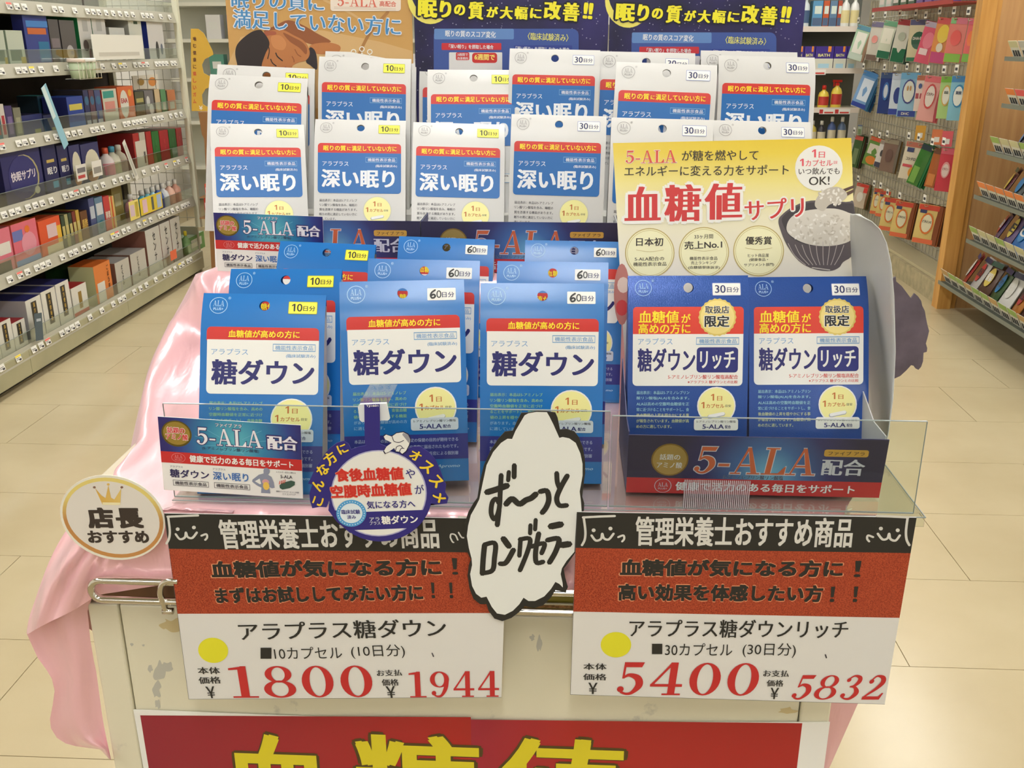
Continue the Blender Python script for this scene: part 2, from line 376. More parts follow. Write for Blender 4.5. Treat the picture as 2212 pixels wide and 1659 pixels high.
# price tags share a few meshes
def tagmesh(seed, head=None):
    rnd = random.Random(seed); m = MB(); m.box(0, .0015, -.021, .021, -.014, .014, PAPER)
    if head: m.box(.0016, .002, -.021, .021, .006, .014, head)
    for k in range(2): m.box(.0016, .0021, -.017, -.017 + rnd.uniform(.015, .03), .001 - k * .006, .003 - k * .006, INK)
    m.box(.0016, .0021, .0, .016, -.011, -.003, INK); return m.mesh('price_tag')
TAGM = [tagmesh(i) for i in range(4)] + [tagmesh(9, M((240, 120, 110), .5)), tagmesh(10, M((250, 225, 80), .5))]
SH = {'deck': .142, 'fourth': .478, 'third': .742, 'second': 1.012, 'first': 1.305, 'top': 1.56}
rnd = random.Random(3)
for nm, z in SH.items():
    if nm != 'deck':
        s_ = gbox('shelf_board', -2.765, GX - .012, GY0, GY1 - .03, z - .028, z, M((150, 142, 122), .6))
    else: s_ = gbox('shelf_board', -2.765, GX - .002, GY0, GY1, z, z + .004, CREAM)
    m = MB(); T = Matrix.Translation((0, 0, z - .012)) @ Matrix.Rotation(R(-14), 4, 'Y')
    m.box(-.012, -.004, GY0 - gl.y, GY1 - .03 - gl.y, -.024, .034, RAILM, T=T); m.build('price_rail', s_)
    m = MB(); m.box(-.014, -.012, GY0 - gl.y, 4.88 - gl.y, z + .0, z + .075, ACRYL); m.box(-.014, -.012, 4.9 - gl.y, GY1 - .04 - gl.y, z, z + .075, ACRYL)
    m.box(-.0145, -.0115, GY0 - gl.y, GY1 - .04 - gl.y, z + .075, z + .0765, ACRYL_EDGE); m.build('clear_front_guard', s_)
    y = 3.3
    while y < GY1 - .1:
        o = link(bpy.data.objects.new('price_tag', rnd.choice(TAGM[:4] * 3 + TAGM)), s_)
        o.location = (.003, y - gl.y, z - .007); o.rotation_euler = (0, R(-14), 0); y += rnd.choice((.05, .06, .08, .13))
# products on it
def lart(xf):           # art on a face that looks along +x; coordinates (y, z)
    return Art(lambda a, z, L: (xf + .0004 + L * .0003, a, z))
def shelf_box(desc, cat, group, sh, u0, u1, vt, dep, cf, cs=None, ct=None, deco=None, xf=-2.338, tall=None, name='carton'):
    z0 = SH[sh] + (.0045 if sh == 'deck' else .0005); um = (u0 + u1) / 2
    zt = tall + z0 if tall else atx(um, vt, xf).z
    y0 = y_on_x(u0, xf, (z0 + zt) / 2); y1 = y_on_x(u1, xf, (z0 + zt) / 2) - .003
    e = empty(name, (xf, (y0 + y1) / 2, z0)); tag(e, desc, cat, group); h = zt - z0; hw = (y1 - y0) / 2
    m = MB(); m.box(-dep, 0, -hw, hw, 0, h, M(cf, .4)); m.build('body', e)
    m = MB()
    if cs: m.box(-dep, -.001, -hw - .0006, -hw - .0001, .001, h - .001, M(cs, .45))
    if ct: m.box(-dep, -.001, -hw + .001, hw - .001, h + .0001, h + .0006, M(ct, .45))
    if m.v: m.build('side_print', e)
    a = lart(0)
    for d in (deco or []):
        k = d[0]
        if k == 'r': a.poly([((d[1] - .5) * 2 * hw, d[2] * h), ((d[3] - .5) * 2 * hw, d[2] * h), ((d[3] - .5) * 2 * hw, d[4] * h), ((d[1] - .5) * 2 * hw, d[4] * h)], M(d[5], .4), 1)
        elif k == 'e': a.ell((d[1] - .5) * 2 * hw, d[2] * h, d[3] * 2 * hw, d[4] * h, M(d[5], .4), 2, n=18)
        elif k == 't': a.text(d[1], ((d[2] - .5) * 2 * hw, d[3] * h), ((d[4] - .5) * 2 * hw, d[3] * h), -d[5] * h, M(d[6], .5), 4, bold=.03)
        elif k == 'v':
            for i, ch in enumerate(d[1]):
                zz = (d[3] - i * d[4]) * h; a.text(ch, ((d[2] - .5) * 2 * hw - .3 * d[4] * h, zz), ((d[2] - .5) * 2 * hw + .3 * d[4] * h, zz), -d[4] * h * .8, M(d[5], .5), 4, bold=.02)
    if a.mb.v: a.build('front_print', e)
    return e
GOLD = (190, 150, 60); WT = (226, 224, 215); NV = (38, 42, 100)
P = lambda *a, **k: shelf_box(*a, **k)
gs = [('r', .32, .2, .68, .92, (46, 42, 38)), ('v', '漢方便秘薬', .5, .84, .13, (214, 176, 80))]
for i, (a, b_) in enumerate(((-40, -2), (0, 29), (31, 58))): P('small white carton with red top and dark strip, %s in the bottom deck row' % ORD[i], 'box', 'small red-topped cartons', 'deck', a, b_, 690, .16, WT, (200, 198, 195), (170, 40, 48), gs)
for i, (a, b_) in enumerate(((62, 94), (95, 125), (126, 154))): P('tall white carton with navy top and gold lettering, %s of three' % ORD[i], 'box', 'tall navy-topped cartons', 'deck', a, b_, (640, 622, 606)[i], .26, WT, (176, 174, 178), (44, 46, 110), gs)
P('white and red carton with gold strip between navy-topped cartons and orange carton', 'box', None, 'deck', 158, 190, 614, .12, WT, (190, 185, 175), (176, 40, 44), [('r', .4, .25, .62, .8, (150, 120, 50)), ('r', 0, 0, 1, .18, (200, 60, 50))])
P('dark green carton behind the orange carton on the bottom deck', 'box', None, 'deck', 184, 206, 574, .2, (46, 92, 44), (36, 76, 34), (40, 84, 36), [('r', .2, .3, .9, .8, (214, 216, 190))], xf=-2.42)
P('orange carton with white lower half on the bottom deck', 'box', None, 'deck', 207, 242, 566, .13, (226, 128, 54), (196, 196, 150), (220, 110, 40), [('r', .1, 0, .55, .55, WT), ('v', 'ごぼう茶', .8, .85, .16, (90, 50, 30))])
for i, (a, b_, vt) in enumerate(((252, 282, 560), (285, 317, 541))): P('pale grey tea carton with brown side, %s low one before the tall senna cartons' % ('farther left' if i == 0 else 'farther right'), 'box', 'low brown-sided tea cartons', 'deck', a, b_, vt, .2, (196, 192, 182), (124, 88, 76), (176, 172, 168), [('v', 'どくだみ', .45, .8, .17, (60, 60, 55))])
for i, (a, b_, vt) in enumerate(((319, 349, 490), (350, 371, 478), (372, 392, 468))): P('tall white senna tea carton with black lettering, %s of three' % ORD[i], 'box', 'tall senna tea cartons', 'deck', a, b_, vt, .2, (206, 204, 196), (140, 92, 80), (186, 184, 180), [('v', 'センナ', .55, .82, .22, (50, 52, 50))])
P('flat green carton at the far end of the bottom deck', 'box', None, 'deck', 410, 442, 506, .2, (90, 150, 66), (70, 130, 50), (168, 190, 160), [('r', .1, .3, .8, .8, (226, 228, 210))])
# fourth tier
P('pink pack with black label at the near end of the fourth tier', 'pack', None, 'fourth', -8, 28, 492, .1, (226, 120, 140), (200, 90, 110), (226, 130, 130), [('r', 0, .05, .8, .3, (40, 38, 40)), ('r', .2, .45, .9, .7, (230, 226, 220))])
P('pink and blue pack with round emblem on the fourth tier', 'pack', None, 'fourth', 31, 84, 476, .12, (228, 110, 130), (210, 96, 96), (232, 120, 60), [('e', .6, .5, .3, .26, (232, 150, 170)), ('r', 0, .62, .4, .85, (110, 120, 190)), ('r', .0, 0, 1, .2, (110, 150, 210)), ('e', .6, .82, .1, .08, (235, 120, 40))])
P('orange pack with yellow corner on the fourth tier', 'pack', None, 'fourth', 88, 134, 470, .1, (230, 88, 44), (210, 70, 40), (235, 100, 60), [('r', .35, .5, .8, .85, (226, 196, 200)), ('r', .25, 0, 1, .3, (226, 214, 180)), ('r', .8, .3, 1, .75, (240, 190, 60))])
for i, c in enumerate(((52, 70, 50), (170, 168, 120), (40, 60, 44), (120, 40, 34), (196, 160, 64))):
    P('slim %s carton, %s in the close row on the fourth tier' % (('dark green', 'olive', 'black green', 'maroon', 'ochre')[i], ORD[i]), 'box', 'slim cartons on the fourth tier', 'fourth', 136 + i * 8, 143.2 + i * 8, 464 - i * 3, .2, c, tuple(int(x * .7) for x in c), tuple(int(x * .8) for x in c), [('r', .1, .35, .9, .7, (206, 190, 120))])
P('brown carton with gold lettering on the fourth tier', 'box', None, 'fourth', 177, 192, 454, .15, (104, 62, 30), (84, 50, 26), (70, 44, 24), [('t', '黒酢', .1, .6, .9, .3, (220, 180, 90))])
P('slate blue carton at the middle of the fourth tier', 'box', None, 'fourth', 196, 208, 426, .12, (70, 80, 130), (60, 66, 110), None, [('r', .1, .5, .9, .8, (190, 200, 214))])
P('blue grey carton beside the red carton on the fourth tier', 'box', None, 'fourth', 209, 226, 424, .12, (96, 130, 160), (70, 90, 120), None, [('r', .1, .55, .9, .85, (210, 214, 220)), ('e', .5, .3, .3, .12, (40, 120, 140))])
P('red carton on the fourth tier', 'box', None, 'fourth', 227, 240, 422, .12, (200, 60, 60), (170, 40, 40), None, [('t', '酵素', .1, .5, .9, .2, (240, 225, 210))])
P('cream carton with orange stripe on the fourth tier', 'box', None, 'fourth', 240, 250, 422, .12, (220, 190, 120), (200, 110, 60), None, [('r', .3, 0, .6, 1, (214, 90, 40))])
P('tall olive yellow carton rising behind on the fourth tier', 'box', None, 'fourth', 244, 266, 398, .15, (184, 166, 96), (160, 130, 70), (190, 180, 110), [('r', .2, .4, .8, .75, (220, 210, 160))], xf=-2.46)
# third tier
P('large navy sleep aid carton with gold crescent on the third tier', 'box', None, 'third', 8, 92, 318, .05, (42, 42, 104), (30, 30, 80), (50, 50, 120), [('e', .52, .48, .38, .40, (178, 168, 120)), ('e', .49, .48, .37, .39, (48, 48, 118)), ('t', '快眠サプリ', .18, .52, .8, .17, (222, 214, 226)), ('r', .3, .25, .7, .34, (196, 140, 50)), ('e', .8, .2, .07, .07, (210, 206, 180))])
for i, (a, b_) in enumerate(((96, 126), (129, 151))): P('navy carton with white sleep lettering, %s beside the crescent carton' % ORD[i], 'box', 'navy sleep cartons on the third tier', 'third', a, b_, 312, .1, (36, 38, 92), (26, 28, 70), (44, 46, 100), [('t', '眠り', .2, .5, .9, .14, (222, 222, 226)), ('r', .25, .66, .8, .72, (196, 170, 90)), ('r', .5, .15, .9, .28, (90, 170, 210))])
for i, (a, b_) in enumerate(((154, 177), (179, 217))): P('navy pack with large white round print, %s one on the third tier' % ('narrow' if i == 0 else 'wide'), 'pack', 'white-round navy packs', 'third', a, b_, 312 - 4 * i, .1, (52, 54, 108), (40, 40, 90), None, [('e', .55, .45, .42, .4, (224, 218, 196)), ('e', .5, .2, .3, .14, (214, 150, 100))])
P('white box standing low before the red and green cartons', 'box', None, 'third', 296, 318, 303, .05, (216, 210, 196), (196, 190, 176), None, [('r', .7, .2, .85, .6, (80, 80, 76))], xf=-2.335)
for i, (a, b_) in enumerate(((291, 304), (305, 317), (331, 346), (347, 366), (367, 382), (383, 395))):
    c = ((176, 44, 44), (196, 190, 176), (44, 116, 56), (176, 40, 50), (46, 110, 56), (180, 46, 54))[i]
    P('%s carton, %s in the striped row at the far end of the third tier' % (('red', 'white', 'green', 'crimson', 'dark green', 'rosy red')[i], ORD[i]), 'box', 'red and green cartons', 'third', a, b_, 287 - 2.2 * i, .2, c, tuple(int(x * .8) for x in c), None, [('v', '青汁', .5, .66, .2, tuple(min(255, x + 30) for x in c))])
P('red carton between the white and the green cartons on the third tier', 'box', 'red and green cartons', 'third', 318.5, 330, 283, .2, (178, 42, 46), (150, 36, 40), None, None)
# second tier
for i, (a, b_, c) in enumerate(((-10, 2, (60, 120, 130)), (3, 14, (214, 208, 200)), (15, 31, (70, 56, 110)), (33, 49, (128, 128, 110)))):
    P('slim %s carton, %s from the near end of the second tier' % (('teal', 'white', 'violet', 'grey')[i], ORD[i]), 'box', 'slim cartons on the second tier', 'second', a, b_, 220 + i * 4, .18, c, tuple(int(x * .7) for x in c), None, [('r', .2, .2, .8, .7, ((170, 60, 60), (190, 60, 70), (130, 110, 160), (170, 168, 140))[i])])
for i, (a, b_) in enumerate(((50, 94), (96, 124))): P('navy carton with pale label, %s left of the slanting card' % ORD[i], 'box', 'navy cartons on the second tier', 'second', a, b_, 247, .12, (40, 48, 110), (34, 36, 80), (30, 34, 70), [('r', .55, .1, .85, .35, (150, 150, 90))])
P('dark teal carton with aqua top behind the navy cartons', 'box', None, 'second', 86, 112, 206, .1, (34, 66, 84), (24, 40, 50), (90, 190, 200), [('r', .3, .5, .9, .65, (170, 180, 180))], xf=-2.47)
P('bright blue carton with yellow lettering on the second tier', 'box', None, 'second', 148, 183, 208, .12, (40, 70, 160), (34, 42, 104), (50, 90, 190), [('r', .1, .6, .9, .78, (210, 196, 90)), ('r', 0, 0, 1, .25, (54, 110, 190))])
for i, (a, b_) in enumerate(((184, 195), (196, 207), (208, 221))): P('navy and white carton with round mark, %s of three on the second tier' % ORD[i], 'box', 'navy round-mark cartons', 'second', a, b_, 194, .15, ((44, 50, 100), (96, 60, 80), (70, 80, 130))[i], (60, 56, 60), None, [('e', .5, .72, .4, .12, (60, 110, 150)), ('r', .1, .0, .9, .2, (190, 190, 196))])
P('white and teal carton with pink panel on the second tier', 'box', None, 'second', 224, 255, 192, .1, (216, 212, 196), (180, 60, 50), None, [('r', .05, .75, .8, .95, (60, 160, 150)), ('r', .1, .35, .8, .65, (224, 150, 140))])
P('orange carton with white rounded panel on the second tier', 'box', None, 'second', 257, 291, 186, .12, (222, 110, 60), (200, 90, 50), None, [('e', .35, .5, .26, .4, (228, 226, 216)), ('t', 'EAA', .15, .6, .55, .14, (190, 50, 60)), ('e', .75, .8, .12, .1, (236, 170, 60))])
P('dark olive carton beside the portrait carton on the second tier', 'box', None, 'second', 294, 313, 197, .1, (84, 84, 60), (60, 60, 40), (30, 34, 80), [('r', .1, .6, .9, .75, (190, 180, 110))])
P('grey carton with white pattern on the second tier', 'box', None, 'second', 314, 333, 195, .1, (120, 116, 122), (50, 46, 60), None, [('e', .35, .6, .2, .2, (225, 225, 225)), ('e', .65, .3, .25, .2, (230, 230, 230))])
P('white shelf card with round faces at the back of the second tier', 'card', None, 'second', 290, 345, 162, .004, (226, 218, 200), None, None, [('e', .3, .82, .13, .1, (170, 130, 50)), ('e', .75, .8, .16, .13, (220, 140, 60)), ('r', 0, .3, .8, .6, (34, 36, 96))], xf=-2.6, name='shelf_card')
for i, (a, b_) in enumerate(((336, 347), (349, 360), (363, 380))): P('%s carton, %s in the far corner of the second tier' % (('cream', 'green', 'orange')[i], ORD[i]), 'box', 'far corner cartons', 'second', a, b_, 192 + i, .1, ((214, 190, 150), (90, 150, 100), (206, 126, 76))[i], (120, 110, 96), None, [('r', .2, .2, .8, .5, (216, 210, 190))])
# first tier
for i, (a, b_) in enumerate(((-8, 14), (18, 54))): P('white and green tub pack, %s at the near end of the first tier' % ORD[i], 'pack', 'white and green packs', 'first', a, b_, 66, .1, (206, 216, 200), (150, 170, 150), (225, 235, 228), [('r', .1, .2, .8, .5, (110, 130, 110)), ('r', .7, 0, 1, .3, (190, 170, 60))])
P('shiny blue pouch with orange band on the first tier', 'pouch', None, 'first', 56, 108, 34, .05, (44, 62, 150), (34, 40, 110), None, [('r', .1, .78, 1, .9, (70, 140, 220)), ('r', .12, .64, .9, .76, (214, 110, 50)), ('r', .5, .1, .95, .5, (30, 120, 170))])
P('dark grey supplement pouch behind the first tier guard', 'pouch', None, 'first', 110, 132, 42, .05, (86, 82, 84), (60, 58, 60), None, [('r', .1, .4, .9, .6, (130, 120, 126))])
P('charcoal box with pale print on the first tier', 'box', None, 'first', 134, 166, 44, .06, (92, 88, 88), (50, 48, 50), None, [('e', .5, .3, .25, .16, (190, 186, 186))])
for i, (a, b_) in enumerate(((172, 201), (202, 231))): P('tall white carton with green side and grey oval prints, %s on the first tier' % ORD[i], 'box', 'white thermometer cartons', 'first', a, b_, 19, .16, (222, 220, 216), (30, 120, 70), None, [('e', .4, .35, .2, .1, (110, 96, 96)), ('e', .7, .18, .14, .12, (150, 120, 120)), ('r', .3, .6, .7, .8, (190, 190, 186))])
P('small white carton with round print on the first tier', 'box', None, 'first', 240, 273, 60, .06, (226, 226, 220), (160, 160, 150), None, [('e', .5, .66, .2, .1, (140, 140, 136)), ('e', .75, .18, .15, .1, (90, 110, 90))], xf=-2.336)
P('white carton with blue side and grey device print on the first tier', 'box', None, 'first', 281, 309, 34, .12, (222, 224, 214), (190, 190, 180), (46, 54, 140), [('e', .55, .3, .25, .13, (110, 114, 104)), ('r', .4, .82, .7, .88, (60, 90, 60))])
P('white carton with black oval device print at the far end of the first tier', 'box', None, 'first', 320, 354, 33, .12, (228, 226, 226), (36, 54, 150), None, [('e', .52, .25, .1, .2, (46, 42, 44)), ('e', .8, .28, .08, .12, (110, 120, 140)), ('t', 'omo', .2, .9, .6, .05, (90, 90, 96))])
# bottles, leaning cards, tray and rail cards
def bottle(name, desc, cat, group, x, y, z, h, r, cb, cc, lab=None, spray=False, sx=1, face=0):
    e = empty(name, (x, y, z), face); tag(e, desc, cat, group)
    m = MB(); m.lathe([(r * .96, 0), (r, h * .04), (r, h * .55), (r * .8, h * .68), (r * .36, h * .76), (r * .34, h * .82)], M(cb, .3), 12, sx=1, sy=sx); m.build('bottle_body', e, True)
    m = MB()
    if spray:
        m.lathe([(r * .42, h * .80), (r * .42, h * .88), (r * .2, h * .9), (r * .2, h * .93)], M(cc, .35), 10)
        m.box(-r * .9, r * .75, -r * .3, r * .3, h * .92, h, M(cc, .35)); m.box(-r * .75, -r * .55, -r * .12, r * .12, h * .76, h * .93, M(cc, .35))
        m.build('spray_head', e)
    else: m.lathe([(r * .4, h * .81), (r * .4, h * .97), (r * .3, h)], M(cc, .35), 10); m.build('cap', e, True)
    if lab:
        m = MB(); n = 12; v = []
        for (zz) in (h * .12, h * .5):
            for k in range(n + 1): a = R(200 + 140 * k / n); v.append((r * 1.012 * math.cos(a), r * 1.012 * sx * math.sin(a), zz))
        m.add(v, [(k, k + 1, n + 2 + k, n + 1 + k) for k in range(n)], M(lab, .4)); m.build('label', e)
    return e
yy = y_on_x(401, -2.36, .25); bottle('bottle', 'green bottle with yellow cap on the bottom deck', 'bottle', None, -2.36, yy, SH['deck'] + .0045, .15, .026, (130, 170, 110), (226, 210, 60), (150, 190, 130), face=R(70))
for i, (u, cb, cc, lb) in enumerate(((228, (226, 216, 214), (206, 80, 50), (226, 150, 160)), (242, (222, 220, 200), (70, 150, 180), (190, 186, 150)), (256, (214, 206, 186), (214, 208, 196), (200, 170, 160)))):
    bottle('bottle', 'pale lotion bottle with %s cap on the third tier' % ('orange', 'blue', 'cream')[i], 'bottle', 'pale bottles on the third tier', -2.37, y_on_x(u, -2.37, .85), SH['third'] + .0005, .155, .04, cb, cc, lb, face=R(70))
for i, (u, c) in enumerate(((284, (226, 160, 170)), (308, (60, 160, 190)), (320, (120, 196, 214)), (331, (150, 200, 220)), (342, (60, 90, 160)), (353, (200, 204, 210)), (366, (226, 180, 160)), (379, (206, 150, 130)))):
    bottle('bottle', 'small %s bottle, %s along the far half of the fourth tier' % (('pink', 'teal', 'aqua', 'pale blue', 'blue', 'white', 'peach', 'salmon')[i], ORD[i]), 'bottle', 'bottles on the fourth tier', -2.36, y_on_x(u, -2.36, .55), SH['fourth'] + .0005, .15, .034, tuple(min(255, x + 20) for x in c), (230, 228, 222), c, face=R(70))
def slant(desc, sh, u, w_, h_, c, rot, deco=None):
    z = SH[sh] + .078; y = y_on_x(u, GX, z)
    e = empty('shelf_card', (GX + .014, y, z - h_ * .45)); e.rotation_euler = (rot, 0, 0); tag(e, desc, 'card')
    m = MB(); m.box(-.001, .001, -w_ / 2, w_ / 2, 0, h_, M(c, .5)); m.build('board', e)
    if deco:
        m = MB()
        for (a, b_, c_, d_, cc) in deco: m.box(.0012, .0016, a * w_, b_ * w_, c_ * h_, d_ * h_, M(cc, .5))
        m.build('board_print', e)
slant('aqua and white strip card leaning over the second tier guard', 'second', 127, .05, .30, (150, 200, 220), R(24), [(-.5, .1, .5, 1, (214, 234, 238))])
slant('white strip card leaning over the third tier guard', 'third', 286, .035, .24, (226, 224, 214), R(28), [(-.3, .3, .1, .9, (190, 190, 180))])
slant('white price cards hanging on the third tier rail', 'third', 170, .1, .075, (226, 222, 214), 0, [(-.4, .4, .5, .8, (120, 116, 120)), (-.4, .3, .15, .35, (190, 70, 70))])
slant('white price card beside its twin on the third tier rail', 'third', 204, .1, .075, (232, 228, 220), 0, [(-.4, .4, .2, .6, (150, 146, 140))])
slant('large yellow and pink sale card on the fourth tier rail', 'fourth', 285, .12, .1, (232, 214, 120), 0, [(-.45, .0, .2, .8, (216, 190, 200)), (.1, .4, .1, .9, (190, 170, 60))])
slant('yellow sale card with dark stripes on the fourth tier rail', 'fourth', 322, .3, .09, (226, 200, 60), 0, [(-.4, -.2, .1, .9, (226, 190, 200)), (.0, .1, .1, .9, (90, 96, 90)), (.25, .45, .1, .9, (170, 190, 220))])
slant('white notice sheet across the first tier rail', 'first', 252, .6, .12, (238, 236, 226), 0, [(-.4, .4, .15, .3, (206, 202, 190))])
slant('orange round price card on the bottom deck guard', 'deck', 370, .09, .055, (232, 110, 70), 0)
slant('dark card with text at the near end of the bottom deck', 'deck', 75, .06, .12, (80, 96, 106), R(-10), [(-.3, .3, .7, .8, (180, 190, 200))])
m = MB(); y = y_on_x(155, GX, 1.34); e = empty('basket', (GX + .03, y, 1.25)); tag(e, 'small wire basket with cream tubs on the first tier edge', 'basket')
for k in range(7): m.tube([(-.02, -.11 + k * .037, 0), (.05, -.11 + k * .037, 0), (.05, -.11 + k * .037, .075)], .0018, CHROME, 4)
for z_ in (0, .04, .075): m.tube([(-.02, -.11, z_), (.05, -.11, z_), (.05, .11, z_), (-.02, .11, z_)], .002, CHROME, 4)
m.build('wire_frame', e)
for k, c in enumerate(((226, 206, 190), (236, 234, 226))):
    t_ = empty('tub', (GX + .045, y - .055 + k * .11, 1.253)); tag(t_, '%s lidded tub in the wire basket' % ('peach' if k == 0 else 'white'), 'tub', 'tubs in the wire basket')
    m = MB(); m.lathe([(.03, 0), (.036, .07)], M((190, 206, 170), .4), 14); m.build('cup', t_, True)
    m = MB(); m.lathe([(.04, .07), (.04, .085), (.036, .088)], M(c, .4), 14); m.build('lid', t_, True)
# ================================================================== PEGBOARD UNIT, PILLAR, RIGHT SHELVES, FAR SHELVES
peg = empty('pegboard_display', (2.3, 6.6, 0)); tag(peg, 'cream pegboard wall hung with pouches on the right of the aisle', 'display rack')
def pbox(name, par, org, x0, x1, y0, y1, z0, z1, mat):
    m = MB(); m.box(x0 - org[0], x1 - org[0], y0 - org[1], y1 - org[1], z0 - org[2], z1 - org[2], mat); return m.build(name, par)
PO = (2.3, 6.6, 0); PB = M((178, 170, 146), .55, noise=.05, nscale=3)
pbox('back_board', peg, PO, 2.33, 2.36, 5.48, 8.0, .117, 2.3, PB)
pbox('plinth', peg, PO, 2.15, 2.6, 5.48, 7.9, 0, .115, M((176, 164, 130), .6, noise=.08)); pbox('plinth_ledge', peg, PO, 2.17, 2.6, 5.48, 7.9, .117, .135, M((190, 178, 142), .5))
pbox('side_post', peg, PO, 2.17, 2.33, 5.455, 5.475, .16, 2.3, M((214, 210, 196), .5))
m = MB()
for k in range(40): m.tube([(2.324 - 2.3, 5.6 + k * .06 - 6.6, .14), (2.324 - 2.3, 5.6 + k * .06 - 6.6, 2.3)], .0025, WIRE, 4)
for k in range(36): m.tube([(2.322 - 2.3, 5.6 - 6.6,   .15 + k * .06), (2.322 - 2.3, 7.95 - 6.6,   .15 + k * .06)], .0025, WIRE, 4)
m.build('wire_grid', peg)
WOOD = None
def woodmat(name, a, b_):
    m, N, L, b = newmat(name); t = N.new('ShaderNodeTexCoord'); mp = N.new('ShaderNodeMapping'); mp.inputs['Scale'].default_value = (14, 14, .8)
    n = N.new('ShaderNodeTexNoise'); n.inputs['Scale'].default_value = 3; n.inputs['Detail'].default_value = 6; L.new(t.outputs['Object'], mp.inputs[0]); L.new(mp.outputs[0], n.inputs['Vector'])
    cr = N.new('ShaderNodeValToRGB'); cr.color_ramp.elements[0].position = .3; cr.color_ramp.elements[1].position = .7; cr.color_ramp.elements[0].color = rgb(a); cr.color_ramp.elements[1].color = rgb(b_)
    L.new(n.outputs['Fac'], cr.inputs[0]); L.new(cr.outputs[0], b.inputs['Base Color']); b.inputs['Roughness'].default_value = .45; return m
WOOD = woodmat('honey_wood', (196, 140, 66), (220, 168, 92)); WOOD2 = woodmat('tan_panel', (190, 146, 96), (206, 164, 112))
wc = empty('wooden_end_panel', (2.2, 5.5, 0)); tag(wc, 'honey wooden end panel standing between pegboard and right shelves', 'panel')
pbox('front_edge', wc, (2.2, 5.5, 0), 2.118, 2.192, 5.36, 5.44, 0, 2.3, WOOD); pbox('side_board', wc, (2.2, 5.5, 0), 2.193, 3.0, 5.39, 5.43, 0, 2.3, WOOD2)
m = MB(); m.box(2.2 - 2.2, 2.224 - 2.2, -.121, -.112, 0, 2.3, WOOD); m.build('edge_bead', wc)
# pouches
ROWN = {}
def pouch(desc, group, u0, u1, v0, v1, xw, body, head, deco, yaw=.7, tilt=0., fan=0, fanc=None, hook=True, tagc=True):
    xw = min(2.26, xw + .17); c = atx((u0 + u1) / 2, (v0 + v1) / 2, xw); d = (c - CAM).dot(FW); wd = (u1 - u0) * d / FPX; h = (v1 - v0) * d / FPX * 1.02
    ROWN[group] = ROWN.get(group, -1) + 1; rw = '%s pouch of the %s' % (ORD[ROWN[group]], group.replace('pouches in the ', ''))
    e = empty('supplement_pouch', (c.x, c.y, c.z)); e.rotation_euler = (0, tilt, -yaw); tag(e, desc, 'pouch', group)
    wd /= max(.5, math.cos(math.atan2(c.x, c.y) - yaw)); hw, hh = wd / 2, h / 2
    def shell(mt, t=.006):
        m = MB(); rows = []; n, k_ = 6, 4
        for s_ in (-1, 1):
            rows = []
            for i in range(n + 1):
                z = -hh + h * i / n; bz = math.sin(math.pi * min(1, (i / n) * 1.15)) if i / n * 1.15 < 1 else 0
                rows.append([(-hw + wd * j / k_, s_ * (t * max(0, bz) * math.sin(math.pi * j / k_) + .0012), z) for j in range(k_ + 1)])
            m.grid(rows, mt)
        return m
    shell(M(body, .24, bump=.9, nscale=26)).build('foil_body', e, True)
    a = Art(lambda x, z, L: (x * hw, -.0042 - .0062 * max(0, math.sin(math.pi * min(1, max(0, (z + 1) / 2 * 1.15)))) * math.cos(x * math.pi / 2) - L * .0005, z * hh))
    a.poly([(-.96, .72), (.96, .72), (.96, .98), (-.96, .98)], M(head, .3), 1)
    for q in deco:
        if q[0] == 'e': a.ell(q[1], q[2], q[3], q[4], M(q[5], .3), q[6] if len(q) > 6 else 2, n=16)
        elif q[0] == 'r': a.poly([(q[1], q[2]), (q[3], q[2]), (q[3], q[4]), (q[1], q[4])], M(q[5], .3), 1)
        elif q[0] == 't': a.text(q[1], (q[2], q[3]), (q[4], q[3]), -q[5], M(q[6], .4), 5, bold=.03)
    a.build('front_print', e)
    for k in range(fan):
        f = empty('supplement_pouch', (c.x, c.y, c.z)); f.matrix_world = e.matrix_basis @ Matrix.Translation((.010 + .009 * (k + 1), .008 + .006 * (k + 1), -.006 * (k % 2)))
        f.matrix_world = f.matrix_basis @ Matrix.Rotation(-.45, 4, 'Z')
        tag(f, 'pouch seen edge-on, %s behind the %s' % (ORD[k], rw), 'pouch', group)
        shell(M((fanc or body)[k % len(fanc)] if isinstance((fanc or body)[0], tuple) else (fanc or body), .3), .006).build('foil_body', f, True)
    if hook:
        q = empty('display_hook', (c.x, c.y, c.z + hh - .012)); tag(q, 'chrome peg hook with clear ticket holding the ' + rw, 'hook', 'peg hooks')
        m = MB(); m.tube([(-.03, -.01, .01), (-.025, -.006, 0), (0, 0, .004), (2.325 - c.x, .0, .02)], .0025, CHROME, 5); m.build('prong', q)
        if tagc: m = MB(); m.box(-.034, -.0325, -.028, .022, .03, .07, PAPER); m.box(-.0352, -.0345, -.02, .012, .04, .055, INK); m.box(-.032, -.030, -.003, 0, 0, .03, ACRYL); m.build('price_ticket', q)
G1 = 'pouches in the upper pegboard row'; G2 = 'pouches in the middle pegboard row'; G3 = 'pouches in the third pegboard row'; G4 = 'pouches in the lowest pegboard row'
dg = (30, 74, 56); W2 = (228, 226, 214)
pouch('pale green pouch tilted at the near left of the upper row', G1, 1842, 1874, 58, 128, 2.12, (170, 200, 170), (90, 140, 160), [('r', -.7, -.6, .6, .6, W2), ('r', -.9, -.98, .9, -.6, (190, 205, 190))], tilt=.25, fan=2, fanc=[(150, 120, 96), (180, 170, 150)])
